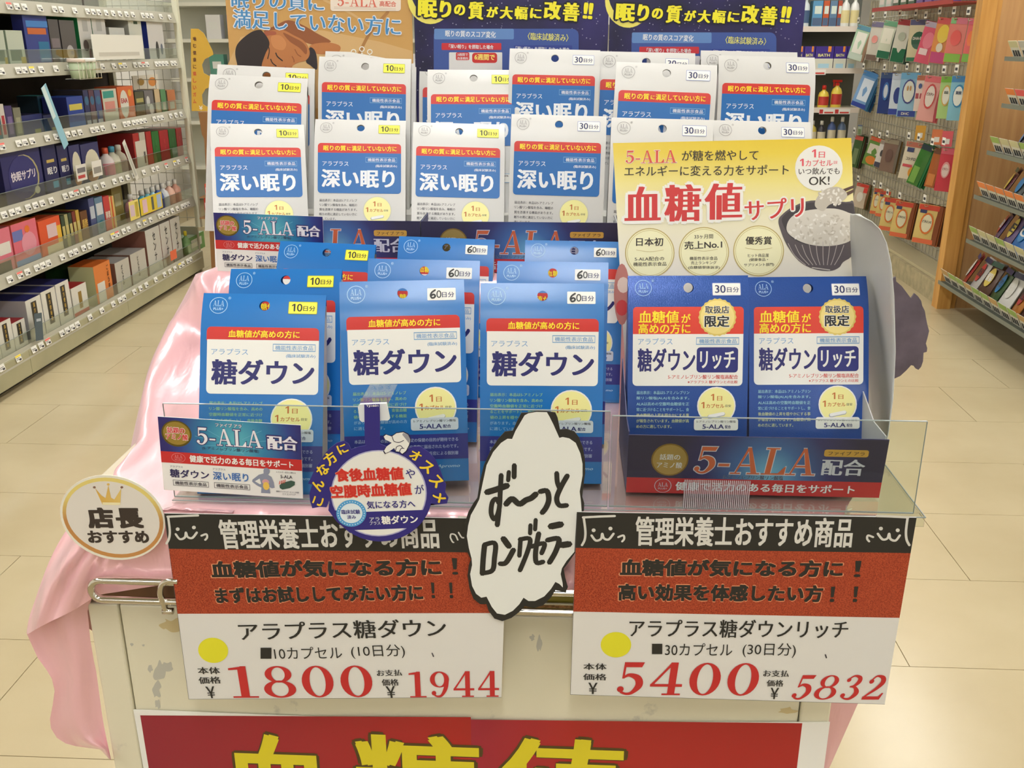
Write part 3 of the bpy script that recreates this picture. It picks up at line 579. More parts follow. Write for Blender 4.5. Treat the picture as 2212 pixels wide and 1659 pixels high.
pouch('grey and cream pouch with brown foot in the upper row', G1, 1877, 1902, 50, 128, 2.12, (196, 190, 176), (110, 104, 130), [('e', 0, .1, .5, .2, (214, 140, 130)), ('r', -.9, -.98, .9, -.7, (110, 90, 80))], tilt=.1, fan=2, fanc=[(200, 196, 186), (90, 80, 70)])
pouch('white pouch with green header and dark foot in the upper row', G1, 1902, 1930, 48, 124, 2.12, (206, 212, 190), (110, 166, 130), [('r', -.8, -.2, .7, .6, (226, 224, 206)), ('r', -.9, -.98, .9, -.6, (40, 110, 80))], tilt=.15, fan=3, fanc=[(40, 60, 50), (30, 44, 40)])
pouch('white pouch with red header and green foot in the upper row', G1, 1932, 1962, 45, 132, 2.12, (220, 220, 206), (190, 70, 80), [('r', -.9, -.98, .9, -.35, (34, 110, 76)), ('e', 0, .2, .5, .2, (180, 190, 170))], tilt=.12, fan=3, fanc=[(26, 60, 46), (34, 70, 50)])
pouch('cream pouch with navy header and green disc in the upper row', G1, 1963, 2001, 45, 130, 2.08, (222, 214, 176), (84, 86, 130), [('e', .1, .0, .75, .42, (36, 96, 66)), ('t', 'DHA·EPA', -.5, .1, .75, .14, W2), ('r', -.96, -.98, .96, -.8, (44, 130, 90))], yaw=.45)
pouch('pink pouch with pale header tilted in the upper row', G1, 1988, 2019, 50, 134, 2.06, (222, 96, 120), (190, 180, 200), [('e', .1, .1, .7, .4, (236, 130, 150)), ('r', -.7, -.6, .4, -.3, (240, 216, 216))], tilt=.2)
pouch('yellow and pink fruit pouch in the upper row', G1, 2017, 2050, 42, 134, 2.04, (226, 150, 84), (214, 90, 90), [('e', .1, .3, .7, .4, (236, 206, 70)), ('r', -.9, -.98, .9, -.5, (200, 80, 130)), ('e', 0, -.3, .4, .2, (232, 224, 206))], tilt=.1)
pouch('pink and orange pouch with green foot in the upper row', G1, 2047, 2082, 42, 132, 2.02, (226, 130, 120), (214, 120, 140), [('e', 0, .1, .6, .35, (230, 96, 90)), ('r', -.9, -.98, .9, -.6, (140, 190, 80)), ('r', -.9, .72, -.3, .98, (130, 190, 130))], tilt=.06)
pouch('pink and orange pouch with green foot at the right end of the upper row', G1, 2086, 2106, 44, 132, 2.02, (224, 110, 110), (206, 96, 120), [('e', 0, .1, .6, .35, (232, 120, 70)), ('r', -.9, -.98, .9, -.6, (130, 186, 84))], tilt=.06)
pouch('shiny blue and silver pouch at the left end of the middle row', G2, 1852, 1886, 157, 232, 2.12, (120, 160, 206), (70, 130, 190), [('r', -.6, -.6, .7, .6, (210, 222, 236)), ('r', -.96, -.98, .96, -.75, (44, 66, 150))], tilt=.3, fan=4, fanc=[(40, 90, 130), (60, 120, 160), (40, 60, 100)])
pouch('navy pouch with white oval in the middle row', G2, 1900, 1928, 160, 243, 2.1, (38, 62, 130), (60, 84, 130), [('e', 0, .1, .45, .45, (60, 110, 180)), ('e', 0, .1, .3, .33, (206, 214, 226), 3)], fan=2, fanc=[(30, 40, 80), (26, 30, 50)])
pouch('white pouch with navy foot and oval, half behind in the middle row', G2, 1924, 1950, 162, 246, 2.12, (206, 218, 232), (190, 200, 220), [('e', .2, -.05, .6, .4, (46, 66, 140)), ('r', -.96, -.98, .96, -.7, (50, 70, 160))])
pouch('light blue pouch with large navy-rimmed white oval in the middle row', G2, 1943, 1982, 160, 250, 2.06, (150, 196, 226), (110, 176, 220), [('e', 0, .15, .68, .56, (60, 70, 140)), ('e', 0, .15, .56, .48, (226, 230, 222), 3), ('e', -.15, .3, .09, .12, (190, 140, 80), 4), ('e', .15, .3, .09, .12, (190, 140, 80), 4), ('r', -.9, -.98, .9, -.72, (46, 70, 160)), ('t', 'DHC', -.5, -.85, .3, .12, W2)], yaw=.45)
pouch('pale pouch with brown header in the middle row', G2, 1978, 1996, 165, 238, 2.06, (226, 206, 196), (184, 110, 84), [('r', -.8, -.3, .8, 0, (170, 80, 90)), ('e', 0, .4, .4, .15, (70, 90, 140))])
pouch('pink pouch with red-rimmed white oval in the middle row', G2, 1990, 2026, 167, 259, 2.03, (232, 170, 164), (226, 110, 120), [('e', 0, .1, .62, .56, (206, 70, 70)), ('e', 0, .1, .5, .47, (234, 222, 214), 3), ('t', 'ビオチン', -.4, .2, .4, .14, (110, 70, 70))], yaw=.5, tilt=.1, fan=2, fanc=[(170, 70, 80), (200, 100, 100)])
pouch('green pouch with white oval in the middle row', G2, 2029, 2057, 168, 254, 2.02, (170, 206, 130), (120, 180, 60), [('e', 0, .1, .62, .5, (214, 170, 80)), ('e', 0, .1, .5, .42, (230, 230, 214), 3), ('t', '亜鉛', -.3, .25, .3, .14, (80, 90, 80))], yaw=.5)
pouch('blue pouch with white oval at the right end of the middle row', G2, 2052, 2088, 167, 258, 2.0, (130, 190, 214), (60, 130, 190), [('e', 0, .1, .66, .52, (40, 130, 180)), ('e', -.05, .1, .52, .44, (226, 232, 226), 3), ('t', '葉酸', -.35, .25, .3, .15, (60, 80, 110))], yaw=.5)
pouch('dark green pouch with red corner, first in the third row', G3, 1841, 1858, 294, 360, 2.12, (60, 90, 50), (200, 90, 80), [('r', -.5, -.8, .6, .2, (110, 130, 90))], tilt=.15, fan=3, fanc=[(50, 70, 40), (90, 60, 50)])
pouch('orange and green pouch in the third row', G3, 1872, 1904, 298, 358, 2.12, (100, 140, 70), (214, 90, 60), [('r', -.8, -.2, .9, .5, (214, 206, 190)), ('e', 0, -.6, .7, .3, (214, 130, 50))], tilt=.25, fan=1, fanc=[(120, 90, 70)])
pouch('white and black pouch in the third row', G3, 1895, 1915, 305, 362, 2.1, (216, 212, 206), (160, 150, 140), [('r', -.9, -.98, .9, -.6, (70, 70, 90)), ('e', 0, .1, .35, .25, (80, 76, 76))], tilt=.2)
pouch('clear brown pouch of tablets in the third row', G3, 1906, 1936, 302, 370, 2.08, (128, 104, 92), (150, 140, 120), [('e', 0, 0, .5, .4, (110, 84, 76))], tilt=.1, fan=2, fanc=[(110, 100, 86), (126, 100, 60)])
pouch('white and orange pouch with blue square in the third row', G3, 1950, 1985, 308, 386, 2.05, (224, 214, 190), (190, 110, 90), [('r', -.7, .45, .1, .68, (50, 60, 110)), ('t', 'コンドロ', -.6, .1, .5, .16, (50, 50, 60)), ('r', -.8, -.35, .3, -.2, (206, 80, 90)), ('e', .5, -.6, .5, .3, (230, 160, 60))], yaw=.5, tilt=.12)
pouch('green glossy pouch hanging aslant in the third row', G3, 1976, 2000, 312, 400, 2.04, (60, 120, 50), (40, 60, 70), [('r', -.8, -.9, .3, -.1, (120, 170, 80))], tilt=.3, fan=4, fanc=[(30, 110, 60), (60, 130, 70), (30, 70, 50)])
pouch('orange brown pouch beside the green ones in the third row', G3, 2008, 2028, 322, 404, 2.03, (170, 96, 50), (110, 70, 50), [('r', -.7, -.9, .7, -.3, (206, 130, 70))], tilt=.15, fan=1, fanc=[(90, 60, 44)])
pouch('crimson pouch with white oval at the right end of the third row', G3, 2027, 2058, 322, 412, 2.0, (196, 50, 70), (206, 90, 110), [('e', 0, .0, .55, .38, (222, 150, 150)), ('e', 0, -.02, .42, .3, (226, 206, 200), 3), ('t', 'ビタミン', -.35, .05, .35, .12, (140, 50, 60))], yaw=.5, tilt=.05)
pouch('red and white pouch, first in the lowest row', G4, 1846, 1872, 397, 448, 2.12, (206, 190, 170), (206, 60, 50), [('e', 0, -.1, .5, .4, (222, 216, 204)), ('r', .3, .3, .9, .7, (214, 60, 50))], tilt=.15, fan=3, fanc=[(110, 80, 50), (90, 90, 50)])
VY = [('e', 0, .05, .6, .55, (222, 120, 50)), ('e', 0, .05, .46, .45, (228, 222, 190), 3), ('t', 'ビタミンC', -.4, .15, .4, .13, (70, 60, 60)), ('r', -.8, .55, -.2, .72, (50, 56, 100)), ('r', -.96, -.98, .96, -.75, (226, 110, 70))]
for i, (a, b_, c, d_, fn) in enumerate(((1884, 1903, 408, 462, 0), (1896, 1919, 413, 468, 0), (1905, 1938, 428, 498, 1), (1929, 1966, 436, 512, 4), (1979, 2024, 443, 526, 4))):
    pouch('cream vitamin pouch with orange-rimmed oval, %s of five in the lowest row' % ORD[i], G4, a, b_, c, d_, 2.1 - .02 * i, (222, 196, 120), (208, 70, 50), VY, yaw=.5, tilt=.08, fan=fn, fanc=[(130, 70, 40), (170, 100, 60), (90, 60, 40)])
pouch('pale pouch with navy header, first in the near row of hidden hooks', G3, 1853, 1862, 270, 292, 2.2, (150, 160, 140), (90, 100, 130), [('r', -.5, -.8, .6, .2, (110, 130, 90))], hook=False)
for i, (u, v, c) in enumerate(((1988, 287, (226, 170, 60)), (2024, 296, (228, 130, 80)), (2046, 300, (232, 100, 110)))):
    p_ = atx(u, v, 2.27); e = empty('header_card', p_); e.rotation_euler.z = -.5; tag(e, '%s paper header card above the third row' % ('yellow', 'orange', 'rose')[i], 'card')
    m = MB(); m.box(-.03, .03, 0, .001, -.045, .045, M(c, .5)); m.build('board', e); m = MB(); m.box(-.015, .015, -.0006, -.0001, -.03, 0, PAPER); m.build('board_print', e); m = MB(); m.tube([(0, .001, .03), (.03, .07, .035)], .002, CHROME, 4); m.build('hook', e)
# cartons on the small rack above the pegboard pouches
m = MB(); a_ = atx(1885, 22, 2.1); b_ = atx(2058, 8, 2.1); e = empty('red_tray_shelf', (2.1, (a_.y + b_.y) / 2, a_.z)); tag(e, 'red edged narrow tray above the upper row of pouches', 'shelf')
hl = abs(a_.y - b_.y) / 2; m.box(0, .22, -hl, hl, -.006, 0, M((170, 60, 54), .5)); m.build('board', e); m = MB(); m.box(-.004, 0, -hl, hl, -.012, .012, M((176, 56, 50), .5)); m.build('front_lip', e)
ZT = a_.z
for i in range(9):
    yy = a_.y - .12 - i * (2 * hl - .2) / 8.5; c = ((190, 214, 200), (206, 226, 214), (80, 110, 86), (90, 120, 90), (70, 100, 80), (120, 90, 160), (130, 96, 170), (110, 86, 150), (124, 100, 170))[i]
    q = empty('carton', (2.12, yy, ZT)); tag(q, '%s carton, %s along the red tray over the pegboard' % (('mint', 'pale mint', 'sage', 'green', 'dark sage', 'purple', 'lilac', 'deep purple', 'violet')[i], ORD[i]), 'box', 'cartons on the red tray')
    m = MB(); m.box(0, .06, -.055, .055, 0, .16, M(c, .45)); m.build('body', q); m = MB(); m.box(-.0012, -.0004, -.045, .045, .03, .07, M((226, 224, 216), .5)); m.box(-.0012, -.0004, -.03, .04, .09, .11, M((200, 190, 160), .5)); m.build('front_print', q)
# right shelves with sloping trays of pouches and curved price holders
rs = empty('store_shelf_unit', (2.3, 4.8, 0)); tag(rs, 'dark tiered shelving unit with price holders at the right edge', 'shelving')
RO = (2.3, 4.8, 0); DS = M((84, 88, 78), .5); SLATE = M((70, 80, 90), .45)
pbox('back_panel', rs, RO, 2.74, 2.77, 3.6, 5.44, 0, 2.2, WOOD2); pbox('foot_board', rs, RO, 2.4, 2.74, 3.6, 5.4, 0, .12, M((70, 58, 44), .7))
def price_holder(par, y, z, x, hc):
    h = empty('price_holder', (0, 0, 0)); h.parent = par; h.location = (x, y, z); h.rotation_euler = (0, R(-28), 0)
    m = MB(); m.box(0, .002, -.046, .046, -.045, .04, M((214, 212, 196), .5)); h2 = m.build('ticket', h)
    m = MB(); m.box(-.0008, -.0001, -.046, .046, .008, .04, hc); 
    for k in range(3): m.box(-.0008, -.0001, -.035 + k * .025, -.018 + k * .025, -.036, -.006, INK)
    m.build('ticket_print', h)
rsh = [(.165, 5.34, 2.10), (.45, 5.06, 2.1), (.677, 5.05, 2.1), (.903, 4.98, 2.1), (1.131, 4.9, 2.1), (1.342, 4.95, 2.1)]
rn = ('lowest', 'second lowest', 'third', 'fourth', 'fifth', 'uppermost')
HC = [M((150, 180, 90), .5), M((196, 160, 100), .5), M((226, 130, 60), .5), M((200, 196, 150), .5), M((226, 90, 90), .5), M((190, 190, 180), .5)]
for i, (z, yend, xf) in enumerate(rsh):
    b_ = pbox('shelf_board', rs, RO, xf, 2.74, 3.7, yend, z - .012, z, DS); pbox('front_rail', rs, RO, xf - .004, xf, 3.7, yend, z - .014, z + .006, M((120, 124, 112), .4))
    y = yend - .06; k = 0
    while y > 4.0:
        price_holder(b_, y - RO[1], z + .04, xf + .012 - RO[0], HC[(0, 3, 2, 3, 4, 5)[i] if k % 3 else (1, 0, 2, 0, 2, 3)[i]]); y -= .105; k += 1
    cs = [((150, 50, 50), (190, 186, 180), (90, 60, 44), (60, 90, 50), (226, 224, 216), (190, 120, 50), (90, 60, 50)), ((90, 70, 110), (110, 90, 130), (40, 110, 180), (60, 130, 190), (60, 60, 70)), ((110, 60, 70), (80, 84, 80), (150, 150, 140), (60, 60, 60)), ((50, 50, 60), (90, 110, 130), (40, 40, 44), (60, 90, 100)), ((40, 60, 44), (60, 70, 50), (50, 50, 44)), ((150, 170, 180), (190, 190, 110), (200, 190, 170))][i]
    n = 0; y = yend - .12
    while y > 4.1 and n < 9:
        c = cs[n % len(cs)]; q = empty('supplement_pouch', (xf + .075, y, z + .002)); q.rotation_euler = (R(0), R(26), R(-20 + (n * 37) % 25)); 
        tag(q, 'foil pouch lying back on the %s right shelf, %s from the wooden panel' % (rn[i], ORD[n]), 'pouch', 'pouches on the right shelves')
        m = MB(); hh = (.2, .2, .17, .17, .17, .14)[i]
        m.grid([[(-.0 - .012 * math.sin(math.pi * j / 4) * math.sin(math.pi * r_ / 6), -.06 + .03 * j, hh * r_ / 6) for j in range(5)] for r_ in range(7)], M(c, .22)); m.grid([[(.004, -.06 + .03 * j, hh * r_ / 6) for j in range(5)] for r_ in range(7)], M(c, .3)); m.build('foil_body', q, True)
        a = Art(lambda x, zz, L: (-.013 - L * .0006, x, zz)); 
        a.ell(0, hh * .55, .032, hh * .26, M(((226, 224, 214), (190, 60, 60), (226, 200, 90), (40, 130, 190))[(n + i) % 4], .3), 1, n=14)
        a.poly([(-.055, hh * .84), (.055, hh * .84), (.055, hh * .97), (-.055, hh * .97)], M(((50, 56, 110), (60, 60, 90), (44, 90, 70))[(n + i) % 3], .3), 1)
        if i < 2: a.text(('アミノ', '葛花', '黒酢', 'にんにく')[n % 4] if i == 0 else ('BB', 'E', 'C', 'D')[n % 4], (.03, hh * .55), (-.03, hh * .55), .045, M((60, 50, 50) if n % 2 else (236, 232, 226), .4), 4, bold=.03)
        a.build('front_print', q); y -= .125; n += 1
# far shelf facing us between the star poster and the pegboard
fs = empty('store_shelf_unit', (2.08, 8.2, 0)); tag(fs, 'far cream shelving bay of cleaning bottles beyond the star poster', 'shelving')
FO = (2.08, 8.2, 0)
pbox('back_panel', fs, FO, 1.7, 2.36, 8.34, 8.37, 0, 2.2, M((110, 112, 104), .8)); pbox('side_post', fs, FO, 1.70, 1.73, 8.0, 8.34, 0, 2.2, CREAM)
for z in (1.53, 1.225, .93, .66):
    pbox('shelf_board', fs, FO, 1.73, 2.34, 8.0, 8.34, z - .03, z, M((216, 210, 190), .5)); pbox('price_rail', fs, FO, 1.73, 2.34, 7.992, 7.999, z - .035, z + .005, M((226, 214, 200), .5))
for i, x in enumerate((1.80, 1.86)): bottle('bottle', 'white and blue bleach bottle, %s on the top far shelf' % ORD[i], 'bottle', 'bleach bottles', x, 8.06, 1.5305, .24, .03, (206, 214, 216), (214, 218, 220), (70, 96, 130))
for i, x in enumerate((2.16, 2.23)): bottle('bottle', 'white detergent bottle with yellow label, %s on the top far shelf' % ORD[i], 'bottle', 'detergent bottles', x, 8.06, 1.5305, .24, .034, (226, 226, 220), (230, 230, 226), (220, 206, 150))
def fbox(desc, x0, x1, z0, z1, y, c, deco, g):
    e = empty('carton', ((x0 + x1) / 2, y, z0)); tag(e, desc, 'box', g); hw = (x1 - x0) / 2; h = z1 - z0
    m = MB(); m.box(-hw, hw, 0, .1, 0, h, M(c, .4)); m.build('body', e); a = Art(lambda x, z, L: (x * hw, -.0005 * L - .0004, z * h))
    for q in deco:
        if q[0] == 'r': a.poly([(q[1], q[2]), (q[3], q[2]), (q[3], q[4]), (q[1], q[4])], M(q[5], .4), 1)
        else: a.text(q[1], (q[2], q[3]), (q[4], q[3]), -q[5], M(q[6], .4), 3, bold=.03)
    a.build('front_print', e)
for i, (x0, x1) in enumerate(((1.91, 1.985), (1.99, 2.035), (2.04, 2.095), (2.10, 2.13))):
    fbox('%s refill pack, %s on the top far shelf' % (('blue and white', 'orange', 'slate', 'rust red')[i], ORD[i]), x0, x1, 1.5305, 1.72, 8.05, ((90, 150, 190), (196, 90, 50), (100, 130, 160), (180, 76, 50))[i], [('r', -.9, .05, .9, .35, (80, 100, 130)), ('r', -.6, .5, .8, .8, (214, 226, 214))], 'refill packs')
for i, (x0, x1) in enumerate(((1.80, 1.87), (1.875, 1.955), (1.96, 2.10), (2.105, 2.2), (2.205, 2.28))):
    fbox('purple topped freshener carton, %s on the second far shelf' % ORD[i], x0, x1, 1.2255, 1.39, 8.04, (70, 50, 140), [('r', -1, 0, 1, .45, (214, 214, 196)), ('r', -.6, .02, .6, .22, (170, 206, 220)), ('r', .35, .75, .7, 1, (240, 150, 60)), ('t', 'BATH', -.7, .6, .6, .13, (230, 226, 150))], 'purple freshener cartons')
for i, x in enumerate((1.945, 2.06, 2.16)): bottle('spray_bottle', 'yellow cleaning spray bottle with red head, %s on the third far shelf' % ORD[i], 'bottle', 'red-headed spray bottles', x, 8.06, .9305, .21 if i != 1 else .17, .042, (232, 206, 80), (206, 44, 34), (190, 60, 50), spray=(i != 1))
for i, x in enumerate((1.93, 2.0, 2.07, 2.15, 2.23)): bottle('bottle', '%s cleaner bottle, %s on the lowest far shelf in view' % (('red', 'yellow', 'dark', 'blue', 'slate')[i], ORD[i]), 'bottle', 'cleaner bottles', x, 8.06, .6605, .17 + .03 * (i > 2), .034, ((196, 60, 50), (200, 180, 80), (60, 56, 60), (80, 100, 150), (90, 110, 140))[i], (226, 224, 216), (210, 200, 170))
m = MB(); 
for i, x in enumerate((1.84, 1.98, 2.08, 2.2)):
    e = empty('price_card', (x, 7.985, 1.20 if i < 2 else .905)); tag(e, 'white and red price card, %s on the far bay rails' % ORD[i], 'card', 'red price cards')
    m = MB(); m.box(-.06, .06, 0, .001, -.02, .02, PAPER); m.build('board', e); m = MB(); m.box(-.058, -.03, -.001, -.0002, -.016, .016, M((200, 60, 60), .5)); m.box(-.02, .05, -.001, -.0002, -.014, -.002, M((210, 70, 60), .5)); m.build('board_print', e)
# end of the left aisle: yellow hanging strip, cardboard stand, red cartons, far bright shelving
ey = 5.4
pl = Plane(aty(436, 150, ey), yaw=.1); YM = M((206, 164, 56), .5)
o = sheet('hanging_display', pl, [(412, 62), (428, 62), (440, 72), (447, 85), (459, 110), (461, 118), (442, 128), (436, 140), (440, 158), (452, 164), (461, 170), (461, 185), (444, 192), (436, 205), (438, 225), (455, 235), (461, 240), (414, 240)], .004, YM, 'mustard yellow cut-out hanging display board at the end of left shelves', 'display board')
a = pl.art()
for i, ch in enumerate('噛む健康に嬉しいガム'): a.text(ch, (417, 84 + i * 15), (424, 84 + i * 15), 9, M((90, 50, 30) if i < 5 else (190, 80, 50), .5), 2, bold=.03)
a.text('¥', (430, 233), (438, 233), 9, PAPER, 2); a.build('strip_lettering', o); m = MB(); m.tube([(0, .004, .15), (-.05, .3, .16), (-.12, .62, .16)], .003, CHROME, 5); m.build('wire_arm', o)
pl = Plane(aty(447, 370, 5.9), yaw=0); o = sheet('cardboard_stand', pl, [(428, 242), (470, 242), (474, 598), (458, 598), (441, 300), (436, 290)], .25, M((150, 106, 62), .7), 'brown cardboard stand beyond the left shelves', 'display stand')
cst = o
for i, (v0, v1, c) in enumerate(((400, 425, (214, 80, 50)), (428, 470, (196, 60, 44)))):
    q_ = aty(450, v1, 5.8) - cst.location; m = MB(); m.box(q_.x - .05, q_.x + .06, -.115, -.001, q_.z - .006, q_.z - .0005, M((150, 106, 62), .7)); m.build('stand_shelf', cst)
    for k in range(2):
        p_ = aty(444 + k * 14, v1, 5.75); h = aty(444, v0, 5.75).z - aty(444, v1, 5.75).z
        p_.y = 5.80; e = empty('carton', p_); tag(e, 'orange red carton, %s of the pair %s the cardboard stand' % (('left one', 'right one')[k], ('high before', 'low before')[i]), 'box', 'orange red cartons')
        m = MB(); m.box(-.018, .018, 0, .06, 0, h, M(c, .4)); m.build('body', e); m = MB(); m.box(-.014, .014, -.001, -.0003, h * .4, h * .7, M((226, 190, 196), .5)); m.build('front_print', e)
fl = empty('store_shelf_unit', (-2.6, 8.8, 0)); tag(fl, 'distant bright shelving seen past the end of the left unit', 'shelving'); LO = (-2.6, 8.8, 0)
pbox('back_panel', fl, LO, -3.5, -1.0, 9.2, 9.24, 0, 2.4, M((206, 206, 190), .7))
for z in (.35, .75, 1.12, 1.45, 1.75): pbox('shelf_board', fl, LO, -3.5, -1.0, 8.85, 9.2, z - .03, z, M((226, 224, 208), .5))
k = 0
for z in (.7505, 1.1205, 1.4505):
    for i in range(8):
        x = -3.15 + i * .19; c = ((60, 80, 160), (200, 206, 214), (226, 224, 220), (110, 130, 190), (206, 110, 80), (90, 150, 130))[(i + int(z * 10)) % 6]
        fbox('far %s pack, %s on the %s distant shelf' % ({0: 'blue', 1: 'pale', 2: 'white', 3: 'periwinkle', 4: 'coral', 5: 'teal'}[(i + int(z * 10)) % 6], ORD[i], ('low', 'middle', 'high')[k]), x, x + .13, z, z + .2, 8.9, c, [('r', -.6, .4, .6, .7, (226, 226, 220))], 'distant packs')
    k += 1
ba = empty('store_shelf_unit', (.6, 9.4, 0)); tag(ba, 'distant white shelving straight ahead behind the posters', 'shelving'); LO = (.6, 9.4, 0)
pbox('back_panel', ba, LO, -.9, 1.65, 9.6, 9.64, 0, 2.3, M((214, 212, 200), .7))
for z in (.4, .8, 1.2, 1.6): pbox('shelf_board', ba, LO, -.9, 1.65, 9.25, 9.6, z - .03, z, M((226, 224, 210), .5))
# ================================================================== COUNTER
BODY = None
def bodymat():
    m, N, L, b = newmat('worn_cream_paint'); t = N.new('ShaderNodeTexCoord')
    n = N.new('ShaderNodeTexNoise'); n.inputs['Scale'].default_value = 9; n.inputs['Detail'].default_value = 9; n.inputs['Roughness'].default_value = .62; L.new(t.outputs['Object'], n.inputs['Vector'])
    cr = N.new('ShaderNodeValToRGB'); E_ = cr.color_ramp.elements; E_[0].position = .30; E_[1].position = .36; E_[0].color = rgb((176, 174, 160)); E_[1].color = rgb((222, 216, 190))
    e = E_.new(.62); e.color = rgb((224, 218, 192)); e = E_.new(.72); e.color = rgb((212, 200, 160))
    L.new(n.outputs['Fac'], cr.inputs[0]); L.new(cr.outputs[0], b.inputs['Base Color']); b.inputs['Roughness'].default_value = .42; return m
BODY = bodymat(); YF = .782
ct = empty('promotion_counter', (-.09, 1.15, 0)); tag(ct, 'worn cream metal counter carrying the supplement display', 'counter'); CO = (-.09, 1.15, 0)
def cbox(name, x0, x1, y0, y1, z0, z1, mat, par=None):
    m = MB(); m.box(x0 - CO[0], x1 - CO[0], y0 - CO[1], y1 - CO[1], z0, z1, mat); o = m.build(name, par or ct)
    b_ = o.modifiers.new('bevel', 'BEVEL'); b_.width = .002; b_.segments = 2; b_.limit_method = 'ANGLE'; return o
xl, xl2 = aty(190, 1320, YF).x, aty(258, 1330, YF).x; xr, xr2 = aty(1797, 1520, YF).x, aty(1729, 1530, YF).x; ZB = .893
cbox('corner_post', xl, xl2 - .0006, YF, YF + .03, 0, ZB, BODY); cbox('corner_post', xr2 + .0006, xr, YF, YF + .03, 0, ZB, BODY)
cbox('corner_post', xl, xl + .03, 1.51, 1.54, 0, ZB, BODY); cbox('corner_post', xr - .03, xr, 1.51, 1.54, 0, ZB, BODY)
cbox('front_panel', xl2 + .0006, xr2 - .0006, YF + .0012, YF + .02, .05, ZB - .001, BODY); cbox('plinth', xl + .01, xr - .01, YF + .03, 1.5, 0, .05, M((80, 72, 60), .7))
cbox('side_panel', xl + .002, xl + .012, YF + .031, 1.509, .05, ZB, BODY); cbox('side_panel', xr - .012, xr - .002, YF + .031, 1.509, .05, ZB, BODY)
cbox('particle_board', xl2 + .01, xr2, YF + .004, 1.5, ZB, ZB + .012, M((150, 112, 72), .8, noise=.35, nscale=260))
cbox('mustard_fascia', xl2, xr2, YF + .002, YF + .02, ZB + .0125, ZB + .052, M((150, 138, 52), .35)); cbox('fascia_trim', xl2, xr2, YF - .001, YF + .0018, ZB + .0125, ZB + .0155, M((205, 203, 196), .2, .8))
cbox('wooden_rail', xl - .005, xl2 + .16, YF - .004, YF + .001, ZB + .006, ZB + .048, M((112, 78, 52), .6, noise=.2, nscale=15))
cbox('counter_top', xl, xr, .776, 1.54, .95, 1.0, M((206, 196, 170), .5))
ap = Plane(aty(400, 1480, YF + .0011)); sa = ap.art(); rnd = random.Random(8)
for (cx, cy, w_, h_) in ((345, 1452, 22, 26), (362, 1440, 20, 12), (338, 1490, 12, 24), (340, 1520, 8, 14), (325, 1445, 6, 10), (1165, 1390, 8, 22), (1150, 1378, 6, 8), (285, 1392, 4, 4), (310, 1394, 4, 3), (370, 1350, 26, 18), (1700, 1535, 24, 10)):
    sa.blob([(cx + w_ * rnd.uniform(.45, 1.1) * math.cos(R(30 * k)), cy + h_ * rnd.uniform(.45, 1.1) * math.sin(R(30 * k))) for k in range(12)], M((186, 184, 170), .6) if cy > 1360 and cy != 1535 else M((206, 188, 140), .6), .3)
so_ = sa.build('paint_scuffs'); so_['kind'] = 'stuff'; so_.matrix_world = ap.mw; so_.parent = ct; so_.matrix_parent_inverse = Matrix.Translation((-CO[0], -CO[1], 0))
# poster on the body front, two taped sheets
pl = Plane(aty(1020, 1600, YF - .0015))
h_ = .30
tl = pl.p((288, 1533)); tr = pl.p((1793, 1560)); mid = pl.p((1017, 1545))
ps = sheet('red_poster', pl, [tl, (mid[0], tl[1] - .002), tr, (tr[0], tl[1] - h_), (tl[0] + .004, tl[1] - h_)], .0008, WHITE, 'large red poster with yellow blood sugar lettering on the counter front', 'poster', raw=True)
a = pl.art(); RP1 = grad('poster_red_left', (148, 42, 56), (172, 42, 38), -.33, -.02, 'X', rough=.18); RP2 = grad('poster_red_right', (160, 42, 58), (172, 44, 40), .0, .1, 'X', rough=.18)
def dn(q, dz): p_ = pl.p(q); return (p_[0], p_[1] - dz)
a.poly([pl.p((303, 1545)), pl.p((1017, 1549)), dn((1017, 1549), .25), dn((306, 1545), .25)], RP1, 1, raw=True)
a.poly([pl.p((1017, 1554)), pl.p((1733, 1562)), dn((1733, 1562), .25), dn((1017, 1554), .25)], RP2, 1.2, raw=True)
DY = M((220, 204, 44), .25); OLV = M((84, 66, 30), .4)
sx_ = pl.p((1100, 1600))[0] - pl.p((1000, 1600))[0]; s1 = sx_ / 100
def big(ch, u0, u1, v0, hpx):
    A = pl.p((u0, v0)); hw_ = (u1 - u0) * s1; hh_ = hpx * s1
    a.pf = lambda q: q
    a.text(ch, (A[0], A[1] - hh_ / 2), (A[0] + hw_, A[1] - hh_ / 2), -hh_, DY, 4, bold=.022, ol=OLV, olw=.008)
    a.pf = pl.p
big('血', 478, 706, 1582, 240); big('糖', 760, 1040, 1583, 245); big('値', 1062, 1348, 1590, 245)
o = a.build('poster_print'); o.parent = ps
